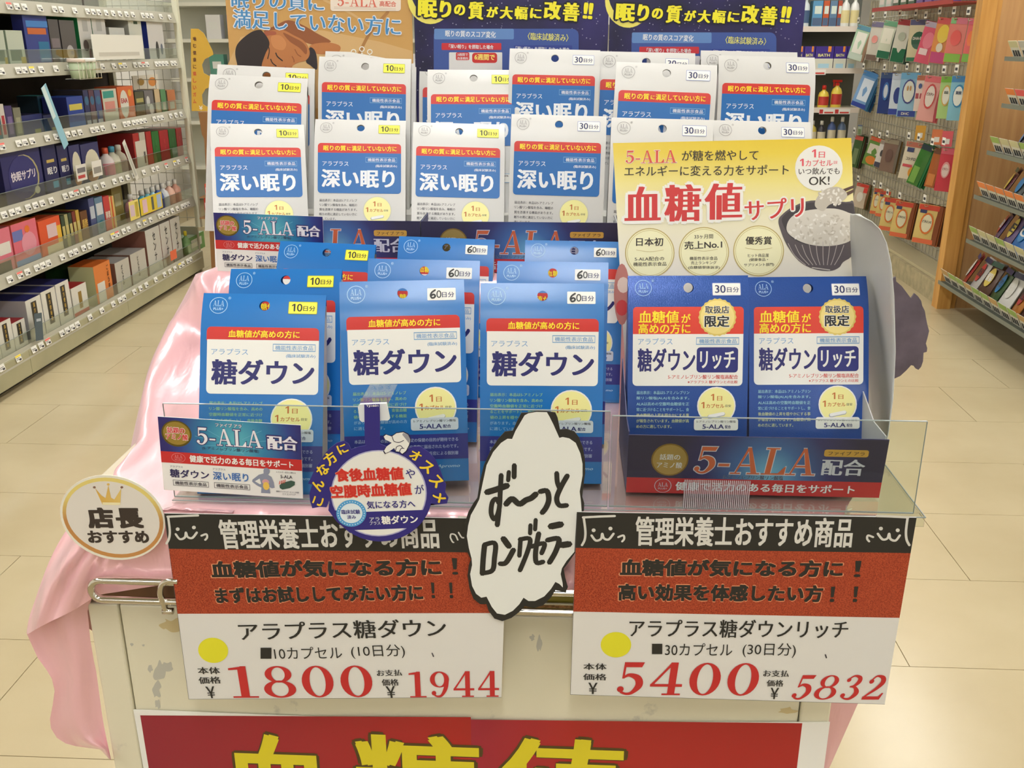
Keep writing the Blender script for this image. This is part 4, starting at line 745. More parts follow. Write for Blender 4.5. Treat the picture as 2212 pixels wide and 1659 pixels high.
# ------------------------------------------------------------------ pink satin cloth
def satin():
    m, N, L, b = newmat('pink_satin'); b.inputs['Base Color'].default_value = rgb((248, 196, 202)); b.inputs['Roughness'].default_value = .27; b.inputs['Coat Weight'].default_value = .35; b.inputs['Coat Roughness'].default_value = .3; b.inputs['Metallic'].default_value = .25
    b.inputs['Sheen Weight'].default_value = .3; b.inputs['Sheen Tint'].default_value = (1, .9, .92, 1); b.inputs['Specular IOR Level'].default_value = .75
    b.inputs['Anisotropic'].default_value = .4
    t = N.new('ShaderNodeTexCoord'); mp = N.new('ShaderNodeMapping'); mp.inputs['Rotation'].default_value = (0, .5, .6); mp.inputs['Scale'].default_value = (1, .35, .6); L.new(t.outputs['Object'], mp.inputs[0])
    n = N.new('ShaderNodeTexNoise'); n.inputs['Scale'].default_value = 9; n.inputs['Detail'].default_value = 1; n.inputs['Distortion'].default_value = 1.2; L.new(mp.outputs[0], n.inputs['Vector'])
    n2 = N.new('ShaderNodeTexNoise'); n2.inputs['Scale'].default_value = 55; n2.inputs['Detail'].default_value = 2; n2.inputs['Distortion'].default_value = .8; L.new(mp.outputs[0], n2.inputs['Vector'])
    ad = N.new('ShaderNodeMath'); ad.operation = 'MULTIPLY_ADD'; ad.inputs[1].default_value = .07; L.new(n2.outputs['Fac'], ad.inputs[0]); L.new(n.outputs['Fac'], ad.inputs[2])
    bp = N.new('ShaderNodeBump'); bp.inputs['Strength'].default_value = .5; bp.inputs['Distance'].default_value = .03
    L.new(ad.outputs[0], bp.inputs['Height']); L.new(bp.outputs['Normal'], b.inputs['Normal']); return m
SAT = satin()
def resample(pts, n):
    Q = catmull(pts, 8); Ls = [0]
    for i in range(1, len(Q)): Ls.append(Ls[-1] + (Q[i] - Q[i - 1]).length)
    out = []; j = 0
    for k in range(n):
        t = Ls[-1] * k / (n - 1)
        while j < len(Q) - 2 and Ls[j + 1] < t: j += 1
        d = Ls[j + 1] - Ls[j]; out.append(Q[j].lerp(Q[j + 1], (t - Ls[j]) / d if d > 1e-9 else 0))
    return out
def S(u, v, y): return tuple(aty(u, v, y))
ZT_ = 1.0025; ZR = 1.1375
secs = [
 [(-.30, 1.5, ZR), (-.40, 1.5, ZR), (-.43, 1.5, 1.12), (-.46, 1.5, 1.04), (-.48, 1.5, .95), (-.47, 1.5, .75)],
 [(-.30, 1.3, ZR), (-.39, 1.3, ZR), (-.425, 1.3, 1.12), (-.46, 1.3, 1.03), (-.48, 1.3, .95), (-.47, 1.3, .75)],
 [(-.30, 1.18, ZR), (-.38, 1.18, ZR), S(462, 577, 1.15), S(433, 600, 1.15), (-.50, 1.16, 1.0), (-.48, 1.16, .75)],
 [(-.30, 1.12, ZR), (-.38, 1.12, ZR - .004), S(440, 610, 1.10), S(408, 640, 1.13), (-.50, 1.13, 1.0), (-.48, 1.13, .75)],
 [(-.30, 1.075, ZT_), (-.385, 1.085, ZT_ + .02), (-.42, 1.09, 1.06), S(380, 688, 1.12), (-.50, 1.12, .98), (-.48, 1.12, .75)],
 [(-.30, 1.04, ZT_), (-.39, 1.04, ZT_ + .004), (-.43, 1.06, 1.04), S(358, 737, 1.10), (-.50, 1.1, .97), (-.48, 1.1, .75)],
 [(-.30, 1.0, ZT_), (-.38, 1.0, ZT_), (-.43, 1.02, 1.02), S(338, 782, 1.07), (-.49, 1.07, .96), (-.475, 1.07, .75)],
 [(-.30, .95, ZT_), (-.38, .95, ZT_), (-.43, .97, 1.012), S(322, 832, 1.02), (-.485, 1.02, .95), (-.47, 1.02, .75)],
 [(-.30, .92, ZT_), (-.38, .92, ZT_), (-.43, .93, 1.008), S(305, 898, .97), (-.48, .97, .94), (-.465, .97, .75)],
 [(-.30, .89, ZT_), (-.38, .89, ZT_), (-.42, .90, 1.004), S(291, 948, .93), (-.475, .93, .93), (-.465, .93, .75)],
 [(-.30, .86, ZT_), (-.38, .86, ZT_), (-.42, .87, 1.003), S(264, 982, .885), (-.47, .88, .93), (-.465, .88, .76)],
 [(-.30, .83, ZT_), (-.38, .83, ZT_), (-.42, .83, 1.003), S(231, 1022, .85), (-.475, .85, .92), (-.47, .85, .80)],
 [(-.30, .80, ZT_), (-.38, .80, ZT_), (-.425, .80, 1.0), S(190, 1085, .815), S(151, 1156, .80), S(95, 1300, .79)],
 [(-.30, .785, ZT_), (-.38, .785, ZT_), (-.43, .78, .998), S(180, 1120, .79), S(123, 1225, .785), S(57, 1367, .775)],
 [(-.30, .775, ZT_), (-.38, .775, ZT_), (-.425, .77, .996), S(215, 1130, .768), S(150, 1235, .755), S(80, 1358, .757)],
 [(-.30, .77, ZT_), (-.38, .77, ZT_), (-.415, .767, .996), S(240, 1130, .765), S(175, 1225, .766), S(102, 1346, .760)],
 [(-.30, .77, ZT_), (-.375, .77, ZT_), (-.405, .767, .996), S(258, 1130, .765), S(200, 1225, .757), S(140, 1328, .754)],
 [(-.30, .77, ZT_), (-.37, .77, ZT_), (-.395, .767, .996), S(270, 1130, .764), S(222, 1222, .768), S(168, 1313, .762)],
 [(-.30, .77, ZT_), (-.365, .769, ZT_), (-.385, .766, .996), S(285, 1140, .763), S(245, 1215, .762), S(212, 1286, .765)],
 [(-.29, .77, ZT_), (-.355, .768, ZT_), (-.372, .766, .996), S(300, 1150, .764), S(280, 1215, .767), S(252, 1279, .765)],
]
for k, x in enumerate([-.335, -.31, -.28, -.25, -.22, -.19, -.16, -.13, -.1, -.07, -.04, -.01, .02, .05, .08, .11, .14, .17, .2, .23, .258]):
    w_ = .004 * math.sin(k * 1.9); hz = .932 + .004 * math.sin(k * 1.3)
    secs.append([(x + .02, .83, ZT_), (x, .79, ZT_), (x, .770, ZT_ - .001), (x, .766 + w_ * .3, .975), (x, .765 + w_, .95), (x, .766 + w_, hz)])
m = MB(); NR = 26; rows = [resample(s_, NR) for s_ in secs]; cols = [resample([r_[j] for r_ in rows], 190) for j in range(NR)]
for j, c_ in enumerate(cols):
    for i, p_ in enumerate(c_):
        if 6 < j < NR - 1 and i < 110:
            k_ = math.sin((j - 6) / (NR - 7) * math.pi); q = .0045 * k_ * (math.sin(i * .11 + j * .16) + .5 * math.sin(i * .07 - j * .3 + 1)); p_.x -= q; p_.z += q * .5; p_.y -= .3 * q
m.grid(cols, SAT); cloth = m.build('satin_tablecloth', None, True); tag(cloth, 'pale pink satin cloth draped over the counter and hanging at its left corner', 'cloth')
m = MB()
m.grid([[(-.31 + .57 * i / 12, .80 + .30 * j / 8, ZT_ - .0008 + .0006 * math.sin(i * 2.1 + j * 1.7)) for i in range(13)] for j in range(9)], SAT)
m.grid([[(-.31 + .575 * i / 12, q[0], q[1]) for i in range(13)] for q in ((1.095, ZT_), (1.10, 1.03), (1.101, 1.1), (1.105, 1.133), (1.12, ZR), (1.3, ZR), (1.5, ZR))], SAT)
o = m.build('cloth_top', cloth, True)
lo = [(57, 1367), (70, 1396), (82, 1422), (100, 1446), (112, 1466), (118, 1492), (114, 1522), (108, 1553), (110, 1573), (123, 1594), (142, 1606), (164, 1612), (217, 1619), (236, 1640)]
ro = [(200, 1280), (186, 1320), (189, 1350), (192, 1381), (196, 1405), (200, 1428), (205, 1451), (209, 1480), (213, 1510), (217, 1540), (222, 1570), (227, 1595), (232, 1618), (237, 1641)]
m = MB(); m.grid([[aty(l[0] + (r_[0] + 3 - l[0]) * k / 9, l[1] + (r_[1] - l[1]) * k / 9, .778 + .006 * math.sin(k * .8 + i * .12)) for k in range(10)] for i, (l, r_) in enumerate(zip(lo, ro))], SAT); m.build('hanging_corner', cloth, True)
m = MB(); m.grid([[aty(1700, 1108, .85), aty(1800, 1110, .86), aty(1900, 1112, .87)], [aty(1780, 1300, .85), aty(1840, 1300, .852), aty(1895, 1300, .86)], [aty(1788, 1500, .85), aty(1822, 1500, .846), aty(1862, 1500, .855)], [aty(1780, 1590, .85), aty(1800, 1590, .845), aty(1822, 1590, .85)], [aty(1768, 1680, .85), aty(1775, 1680, .846), aty(1782, 1680, .85)]], SAT)
m.build('hanging_corner', cloth, True)
cbox('riser_box', -.37, .26, 1.112, 1.5, 1.0, 1.133, M((200, 180, 150), .6), None)
# ------------------------------------------------------------------ chrome rail loop with hook
m = MB(); YR = .757; A = aty(217, 1253, YR); B = aty(1245, 1277, YR); C_ = aty(1245, 1319, YR); D = aty(226, 1295, YR); r_ = (A.z - D.z) / 2; cz = (A.z + D.z) / 2
xr_ = .25; slope = 0
pts = [(xr_, YR, A.z), (A.x, YR, A.z)] + [(A.x - r_ * math.sin(R(t)) * 1.0, YR, cz + r_ * math.cos(R(t))) for t in range(20, 180, 20)] + [(A.x, YR, D.z), (xr_, YR, D.z)] + [(xr_ + r_ * math.sin(R(t)), YR, cz - r_ * math.cos(R(t))) for t in range(20, 180, 20)]
m.tube(pts, .0036, CHROME, 10, closed=True); rail = m.build('chrome_rail', None, True); tag(rail, 'looped chrome tube rail along the counter front below the cloth', 'rail')
m = MB(); hk = [aty(384, 1256, .751), aty(365, 1254, .752), aty(350, 1262, .752), aty(346, 1282, .752), aty(352, 1300, .755), aty(358, 1318, .757)]; m.tube(catmull(hk, 5), .0028, CHROME, 8); m.tube([aty(352, 1320, .757), aty(374, 1320, .757)], .0032, CHROME, 8)
tag(m.build('rail_hook', None, True), 'small chrome hook clipped over the rail beside the left price sign', 'hook')
# ------------------------------------------------------------------ clear trays on the counter
tr_ = empty('clear_tray', (-.01, .95, 1.0045)); tag(tr_, 'wide clear acrylic tray with low front lip under the blue cartons', 'tray'); TO = (-.01, .95, 1.0045)
def tb(name, x0, x1, y0, y1, z0, z1, mat=ACRYL):
    m = MB(); m.box(x0 - TO[0], x1 - TO[0], y0 - TO[1], y1 - TO[1], z0 - TO[2], z1 - TO[2], mat); return m.build(name, tr_)
tb('tray_floor', -.352, .327, .782, 1.09, 1.0045, 1.0060); tb('front_lip', -.352, .326, .7805, .7817, .997, 1.0045); tb('edge_strip', -.352, .327, .7812, .782, 1.0054, 1.0062, ACRYL_EDGE)
tb('edge_strip', .3262, .327, .782, 1.09, 1.0054, 1.0062, ACRYL_EDGE)
for nm, x0, x1, zt, lb in (('left', -.352, .046, 1.098, 'clear acrylic guard across the left and middle cartons'), ('right', .048, .318, 1.094, 'clear acrylic guard in front of the navy cartons tray')):
    e = empty('clear_guard', ((x0 + x1) / 2, .7875, 1.0065)); tag(e, lb, 'guard')
    m = MB(); hw = (x1 - x0) / 2; m.box(-hw, hw, 0, .0016, 0, zt - 1.0065, ACRYL); m.build('clear_panel', e)
    m = MB(); m.box(-hw, hw, -.0001, .0017, zt - 1.0065, zt - 1.0059, ACRYL_EDGE); m.box(-hw - .0003, -hw, 0, .0016, 0, zt - 1.0065, ACRYL_EDGE); m.box(hw, hw + .0003, 0, .0016, 0, zt - 1.0065, ACRYL_EDGE); m.box(-hw, hw, 0, .0017, -.0005, .0004, ACRYL_EDGE); m.build('polished_edge', e)
# ------------------------------------------------------------------ cartons
CW = .115; CH = 1.65 * CW
def prof(v, d=0.):
    s_ = (1 - v) * CH; s0 = .76 * CH
    if s_ <= s0: return (-d, s_)
    t = s_ - s0; k = .40 / (.24 * CH); a_ = k * t
    return ((1 - math.cos(a_)) / k - d * math.cos(a_), s0 + math.sin(a_) / k + d * math.sin(a_))
def cf(u, v, L=0): y, z = prof(v, .00012 + L * LAY); return ((u - .5) * CW, y, z)
TOPY, TOPZ = prof(0); DB = .040
def carton_body(name, c_front, c_side, c_back):
    outer = [Vector((0, 0, 0)), Vector((1, 0, 0)), Vector((1, .24, 0)), Vector((0, .24, 0))]
    hole = [Vector((.503 + .043 * math.cos(2 * math.pi * k / 20), .065 + .043 / 1.65 * math.sin(2 * math.pi * k / 20), 0)) for k in range(20)]
    V = outer + hole; T = tessellate_polygon([outer, hole])
    bm = bmesh.new(); vs = [bm.verts.new(v) for v in V]
    for t in T: bm.faces.new([vs[i] for i in t])
    for q in (.03, .06, .09, .12, .16, .2): bmesh.ops.bisect_plane(bm, geom=bm.verts[:] + bm.edges[:] + bm.faces[:], plane_co=(0, q, 0), plane_no=(0, 1, 0))
    bm.verts.ensure_lookup_table(); bm.verts.index_update()
    P2 = [(v.co.x, v.co.y) for v in bm.verts]; F2 = [[v.index for v in f.verts] for f in bm.faces]; bm.free()
    mb = MB(); a_ = .24; by, bz = DB * math.cos(a_), DB * math.sin(a_)
    mb.add([((u - .5) * CW, *prof(v)) for u, v in P2], F2, c_front)
    mb.add([(-.5 * CW, 0, .76 * CH), (.5 * CW, 0, .76 * CH), (.5 * CW, 0, 0), (-.5 * CW, 0, 0)], [(0, 1, 2, 3)], c_front)
    def bk(u, v):
        z = prof(v)[1]; t = (TOPZ - z) / (TOPZ - bz); return ((u - .5) * CW, max(prof(v)[0] + .0004, TOPY + .0005 + (by - TOPY) * t), z)
    mb.add([bk(u, v) for u, v in P2], F2, c_back)
    mb.add([bk(0, .24), bk(1, .24), (.5 * CW, by, bz), (-.5 * CW, by, bz)], [(0, 1, 2, 3)], c_back)
    mb.add([(-.5 * CW, 0, 0), (.5 * CW, 0, 0), (.5 * CW, by, bz), (-.5 * CW, by, bz)], [(0, 1, 2, 3)], c_side)
    for sx in (-.4995, .4995):
        fr = [prof(v) for v in (1, .24, .2, .16, .12, .06)]; n = len(fr); vs = [(sx * CW, y, z) for y, z in fr] + [(sx * CW, bk(0, v)[1], bk(0, v)[2]) for v in (.24, .2, .16, .12, .06)] + [(sx * CW, by, bz)]
        mb.add(vs, [(0, 1, n, n + 5)] + [(i, i + 1, n + i, n + i - 1) for i in range(1, n - 1)] + [(n - 1, n + 4, n + 3, n - 2)], c_side)
    me = mb.mesh(name)
    for p in me.polygons: p.use_smooth = abs(p.normal.x) < .5 and p.material_index == 0
    return me
def carton_art(): return Art(lambda x, z, L: cf(x, z, L))
def logo(a, cx, cy, r, mat, L=2):
    a.ring(cx, cy, r, r / 1.65, r * .93, r * .93 / 1.65, mat, L, 24)
    a.serif('ALA', (cx - .62 * r, cy - .14 * r), (cx + .62 * r, cy - .14 * r), .42 * r, mat, L + 1)
    a.text('PLUS+', (cx - .56 * r, cy + .26 * r), (cx + .56 * r, cy + .26 * r), .19 * r, mat, L + 1, bold=.03)
    a.text('®', (cx + r * 1.0, cy - .55 * r), (cx + r * 1.3, cy - .55 * r), .2 * r, mat, L)
def capsule(a, cx, cy, w_, mat, sh):
    d = (.5 * w_, -.11 * w_)
    a.stroke([(cx - d[0], cy - d[1], 1), (cx + d[0], cy + d[1], 1)], 1, sh, 5, sharp=True)
def stroke_m(a, pts, wm, mat, L):      # stroke with width in metres, points in template units
    P = [(((q[0]) - .5) * CW, q[1]) for q in pts]
    pf, f = a.pf, a.f; a.pf = lambda q: ((q[0] - .5) * CW, (1 - q[1]) * CH); a.f = lambda x, z, L_: cf(x / CW + .5, 1 - z / CH, L_)
    a.stroke([(q[0], q[1], wm * (q[2] if len(q) > 2 else 1)) for q in pts], wm, mat, L); a.pf, a.f = pf, f
BR_ = M((196, 110, 50), .45); CREAMY = M((244, 238, 160), .4); DKB = M((70, 66, 72), .5); LB = M((110, 160, 205), .45); PALEG = M((150, 200, 140), .5)
CAP1 = M((240, 240, 236), .3); CAP2 = M((170, 172, 176), .4)
def dosage(a, cx, cy, r, L=2, rim=WHITE):
    a.ell(cx, cy, r * 1.07, r * 1.07 / 1.65, rim, L); a.ell(cx, cy, r, r / 1.65, CREAMY, L + 1)
    k = r / .16
    one(a, cx - .05 * k, cx - .018 * k, cy - .047 * k, .036 * k, BR_, L + 2); a.text('日', (cx + .005 * k, cy - .041 * k), (cx + .05 * k, cy - .041 * k), .024 * k, BR_, L + 2)
    one(a, cx - .135 * k, cx - .103 * k, cy - .004 * k, .034 * k, BR_, L + 2); a.text('カプセル', (cx - .09 * k, cy), (cx + .07 * k, cy), .022 * k, BR_, L + 2, bold=.02); a.text('目安', (cx + .08 * k, cy), (cx + .13 * k, cy), .014 * k, DKB, L + 2)
    stroke_m(a, [(cx - .062 * k, cy + .06 * k), (cx + .062 * k, cy + .044 * k)], .0042 * k, CAP2, L + 2); stroke_m(a, [(cx - .058 * k, cy + .057 * k), (cx + .062 * k, cy + .042 * k)], .0034 * k, CAP1, L + 3)
def one(a, x0, x1, vc, h, mat, L):
    w_ = x1 - x0; a.poly([(x0 + .5 * w_, vc + h / 2), (x1 - .1 * w_, vc + h / 2), (x1 - .1 * w_, vc - h / 2), (x0 + .55 * w_, vc - h / 2), (x0, vc - h * .3), (x0 + .06 * w_, vc - h * .16), (x0 + .5 * w_, vc - h * .3)], mat, L)
def label58(a, u0, v0, u1, v1, mat=None, L=6):
    a.rrect(u0, v0, u1, v1, .02, mat or M((206, 214, 226), .4), L, .012); h = v1 - v0
    a.text('5-アミノレブリン酸リン酸塩', (u0 + .02, v0 + .25 * h), (u1 - .02, v0 + .25 * h), .2 * h, DKB, L + 2); a.text('5-ALA', (u0 + .07, v0 + .68 * h), (u0 + .25, v0 + .68 * h), .38 * h, NAVY, L + 2, bold=.02); a.text('配合', (u0 + .26, v0 + .7 * h), (u1 - .06, v0 + .7 * h), .28 * h, NAVY, L + 2, bold=.02)
WB = M((232, 236, 240), .4)
def art_blue():
    a = carton_art(); logo(a, .132, .067, .073, M((170, 208, 236), .4))
    a.rrect(.05, .177, .957, .205, .035, RED, 1.1, .022, (1, 1, 0, 0)); a.poly([(.05, .2048), (.957, .2048), (.957, .245), (.05, .245)], RED, 1.1); a.rrect(.055, .24, .957, .508, .035, WHITE, 1.3, .022, (0, 0, 1, 1))
    a.text('血糖値が高めの方に', (.224, .211), (.80, .211), .037, YEL, 3, bold=.02)
    a.text('アラプラス', (.09, .30), (.386, .30), .03, LB, 3, bold=-.008); a.frame(.585, .258, .93, .295, .004, LB, 2); a.text('機能性表示食品', (.605, .277), (.91, .277), .022, LB, 3, bold=.01); a.text('(臨床試験済み)', (.692, .318), (.93, .318), .02, LB, 3)
    a.text('糖ダウン', (.093, .40), (.924, .40), .125, NAVY, 3, bold=.022, vb=.01)
    for i, t in enumerate(('届出表示：本品は5-アミノレブ', 'リン酸リン酸塩を含み、高めの', '空腹時血糖値を正常に近づけ', 'ることをサポートし、食後血糖', '値の上昇を穏やかにする機能', 'があります。血糖値が高めの方', 'に適しています。')):
        a.text(t, (.082, .553 + .0285 * i), (.51 if i < 6 else .33, .553 + .0285 * i), .017, PALEG if i < 5 else M((150, 190, 226), .5), 3)
    dosage(a, .745, .63, .158); label58(a, .54, .68, .925, .742)
    a.poly([(0, .762), (1, .762), (1, .888), (0, .888)], M((44, 48, 132), .4), 1)
    for i, t in enumerate(('本品は、事業者の責任において特定の保健の目的が期待できる', '旨を表示するものとして、消費者庁長官に届出されたものです。', 'ただし、特定保健用食品と異なり、消費者庁長官による個別審')): a.text(t, (.08, .79 + .034 * i), (.92, .79 + .034 * i), .019, M((176, 184, 220), .5), 3)
    a.text('SBI ALApromo', (.60, .925), (.93, .925), .02, M((180, 214, 236), .5), 3, slant=.25); return a.mb.mesh('printed_front')
def art_white():
    a = carton_art(); G_ = M((150, 148, 146), .5); BL = M((22, 104, 176), .4); logo(a, .125, .067, .066, G_)
    a.rrect(.04, .18, .95, .208, .035, RED, 1.1, .022, (1, 1, 0, 0)); a.poly([(.04, .2078), (.95, .2078), (.95, .25), (.04, .25)], RED, 1.1); a.rrect(.04, .245, .95, .517, .035, BL, 1.3, .022, (0, 0, 1, 1))
    a.text('眠りの質', (.10, .214), (.345, .214), .036, YEL, 3, bold=.02); a.text('に', (.36, .217), (.40, .217), .024, YEL, 3, bold=.02); a.text('満足していない方に', (.41, .214), (.90, .214), .036, YEL, 3, bold=.02)
    a.text('アラプラス', (.09, .318), (.375, .318), .032, WB, 3, bold=-.004); a.frame(.56, .272, .905, .308, .004, LB, 2); a.text('機能性表示食品', (.585, .290), (.885, .290), .022, WB, 3, bold=.01); a.text('(臨床試験済み)', (.67, .332), (.905, .332), .02, WB, 3)
    a.text('深い眠り', (.08, .418), (.88, .418), .122, WB, 3, bold=.026, vb=.008)
    for i, t in enumerate(('届出表示：本品は5-アミノレブ', 'リン酸リン酸塩を含み、睡眠の', '質を改善する機能があります。', '眠りの質に満足していない方に', '適しています。')): a.text(t, (.06, .565 + .031 * i), (.47 if i < 4 else .24, .565 + .031 * i), .018, M((90, 90, 96), .5), 3)
    dosage(a, .69, .63, .148, rim=M((200, 200, 190), .5)); label58(a, .50, .70, .9, .76, WHITE); a.frame(.5, .70, .9, .76, .003, LB, 7); return a.mb.mesh('printed_front')
GOLDM = M((214, 180, 90), .3, .35)
def art_rich():
    a = carton_art(); logo(a, .127, .066, .07, M((150, 185, 220), .4))
    OR2 = M((222, 66, 48), .4); a.rrect(.04, .163, .955, .187, .03, OR2, 1.1, .0185, (1, 1, 0, 0)); a.poly([(.04, .1868), (.955, .1868), (.955, .212), (.04, .212)], OR2, 1.1); a.poly([(.04, .2118), (.955, .2118), (.955, .24), (.04, .24)], OR2, 1.1); a.poly([(.04, .2398), (.955, .2398), (.955, .305), (.04, .305)], OR2, 1.1); a.rrect(.04, .30, .955, .563, .035, WHITE, 1.3, .022, (0, 0, 1, 1))
    a.text('血糖値', (.087, .214), (.42, .214), .062, YEL, 3, bold=.02); a.text('が', (.44, .221), (.517, .221), .045, YEL, 3, bold=.02); a.text('高めの方に', (.085, .272), (.517, .272), .052, YEL, 3, bold=.02)
    a.ell(.738, .216, .158, .158 / 1.65, M((224, 200, 110), .3, .3), 3, n=44, wob=-.05); a.ell(.738, .216, .14, .14 / 1.65, M((240, 220, 140), .3, .2), 4)
    a.text('取扱店', (.635, .178), (.835, .178), .038, BLACK, 6, bold=.02, ol=WHITE, olw=.03); a.text('限定', (.632, .236), (.838, .236), .058, BLACK, 6, bold=.03, ol=WHITE, olw=.03)
    a.text('アラプラス', (.083, .337), (.37, .337), .032, LB, 3, bold=-.008); a.frame(.565, .317, .92, .354, .004, LB, 5); a.text('機能性表示食品', (.59, .336), (.90, .336), .022, LB, 6, bold=.01)
    a.text('糖ダウン', (.08, .431), (.56, .431), .118, NAVY, 3, bold=.02, vb=.012); a.rrect(.572, .367, .915, .495, .03, M((38, 44, 120), .4), 2, .018); a.text('リッチ', (.60, .431), (.89, .431), .09, WHITE, 4, bold=.02, vb=.006)
    a.text('5-アミノレブリン酸リン酸塩高配合', (.335, .517), (.917, .517), .022, RED, 3, bold=.012); a.text('※アラプラス 糖ダウンとの比較', (.5, .543), (.915, .543), .016, RED, 3)
    for i, t in enumerate(('届出表示：本品は5-アミノレブリン', '酸リン酸塩(ALA)を含みます。', 'ALAは高めの空腹時血糖値を正', '常に近づけることをサポートし、食', '後血糖値の上昇を穏やかにする事', 'が報告されています。血糖値が高', 'めの方に適しています。')): a.text(t, (.075, .597 + .029 * i), (.515 if i < 6 else .37, .597 + .029 * i), .018, M((196, 206, 150) if i > 3 else (150, 200, 210), .5), 3)
    dosage(a, .742, .665, .15); label58(a, .557, .73, .925, .79, WHITE); return a.mb.mesh('printed_front')
def days(n, hand=False, hl=False):
    a = carton_art(); u0, v0, u1, v1 = (.702, .043, .93, .104)
    c = M((250, 240, 70), .4) if n == '10' else WHITE
    if n == '30': a.rrect(u0 - .004, v0 - .003, u1 + .004, v1 + .003, .008, M((130, 140, 190), .4), 2, .005)
    if n == '10': a.rrect(u0 - .004, v0 - .003, u1 + .004, v1 + .003, .008, M((150, 150, 60), .4), 2, .005)
    a.rrect(u0, v0, u1, v1, .006, c, 2.5, .004); m_ = M((40, 42, 36), .5) if n == '10' else M((40, 46, 96), .5)
    if hand:
        stroke_m(a, [(.765, .053), (.738, .065), (.728, .08), (.738, .092), (.758, .09), (.765, .081), (.75, .075), (.732, .081)], .0016, BLACK, 5)
        a.text('0', (.775, .074), (.815, .074), .038, BLACK, 5, bold=.0)
    elif n == '10': one(a, .726, .758, .073, .040, m_, 5); a.text('0', (.768, .073), (.812, .073), .040, m_, 5, bold=.012)
    else: a.text(n, (.720, .073), (.808, .073), .040, m_, 5, bold=.014)
    a.text('日分', (.82, .077), (.918, .077), .027, m_, 5, bold=.012); return a.mb.mesh('days_label')
BLUEM = M((27, 114, 188), .3, coat=.3); WHM = M((208, 207, 203), .42, coat=.15); RICHM = M((34, 78, 158), .24, .25, coat=.4, bump=.12, nscale=900); SIDE = M((196, 192, 190), .55)
BOD = {'b': carton_body('carton_shell', BLUEM, SIDE, M((40, 110, 190), .4)), 'w': carton_body('carton_shell', WHM, M((214, 212, 206), .5), M((214, 212, 206), .5)), 'r': carton_body('carton_shell', RICHM, M((40, 66, 140), .4), M((40, 66, 140), .4))}
ARTM = {'b': art_blue(), 'w': art_white(), 'r': art_rich()}
DAYS = {'10': days('10'), '30': days('30'), '60': days('60', True)}
def place(kind, dn_, q, label, group, scale=1.0, front=True, shift=(0, 0, 0)):
    x, y, z, yaw, lean, roll = q
    mw = Matrix.Translation(Vector((x, y, z)) + Vector(shift)) @ Matrix.Rotation(yaw, 4, 'Z') @ Matrix.Rotation(-lean, 4, 'X') @ Matrix.Rotation(roll, 4, 'Y')
    if scale != 1:
        T = Matrix.Translation(CAM) @ Matrix.Scale(scale, 4) @ Matrix.Translation(-CAM); mw = T @ mw
    e = empty('supplement_carton', mw=mw); tag(e, label, 'carton', group)
    for nm, me in (('carton_shell', BOD[kind]), ('printed_front', ARTM[kind]), ('days_label', DAYS[dn_])):
        link(bpy.data.objects.new(nm, me), e)
    return e
GB = 'blue supplement cartons on the counter'; GW = 'white sleep supplement cartons on the stage'; GR = 'navy supplement cartons in the right tray'
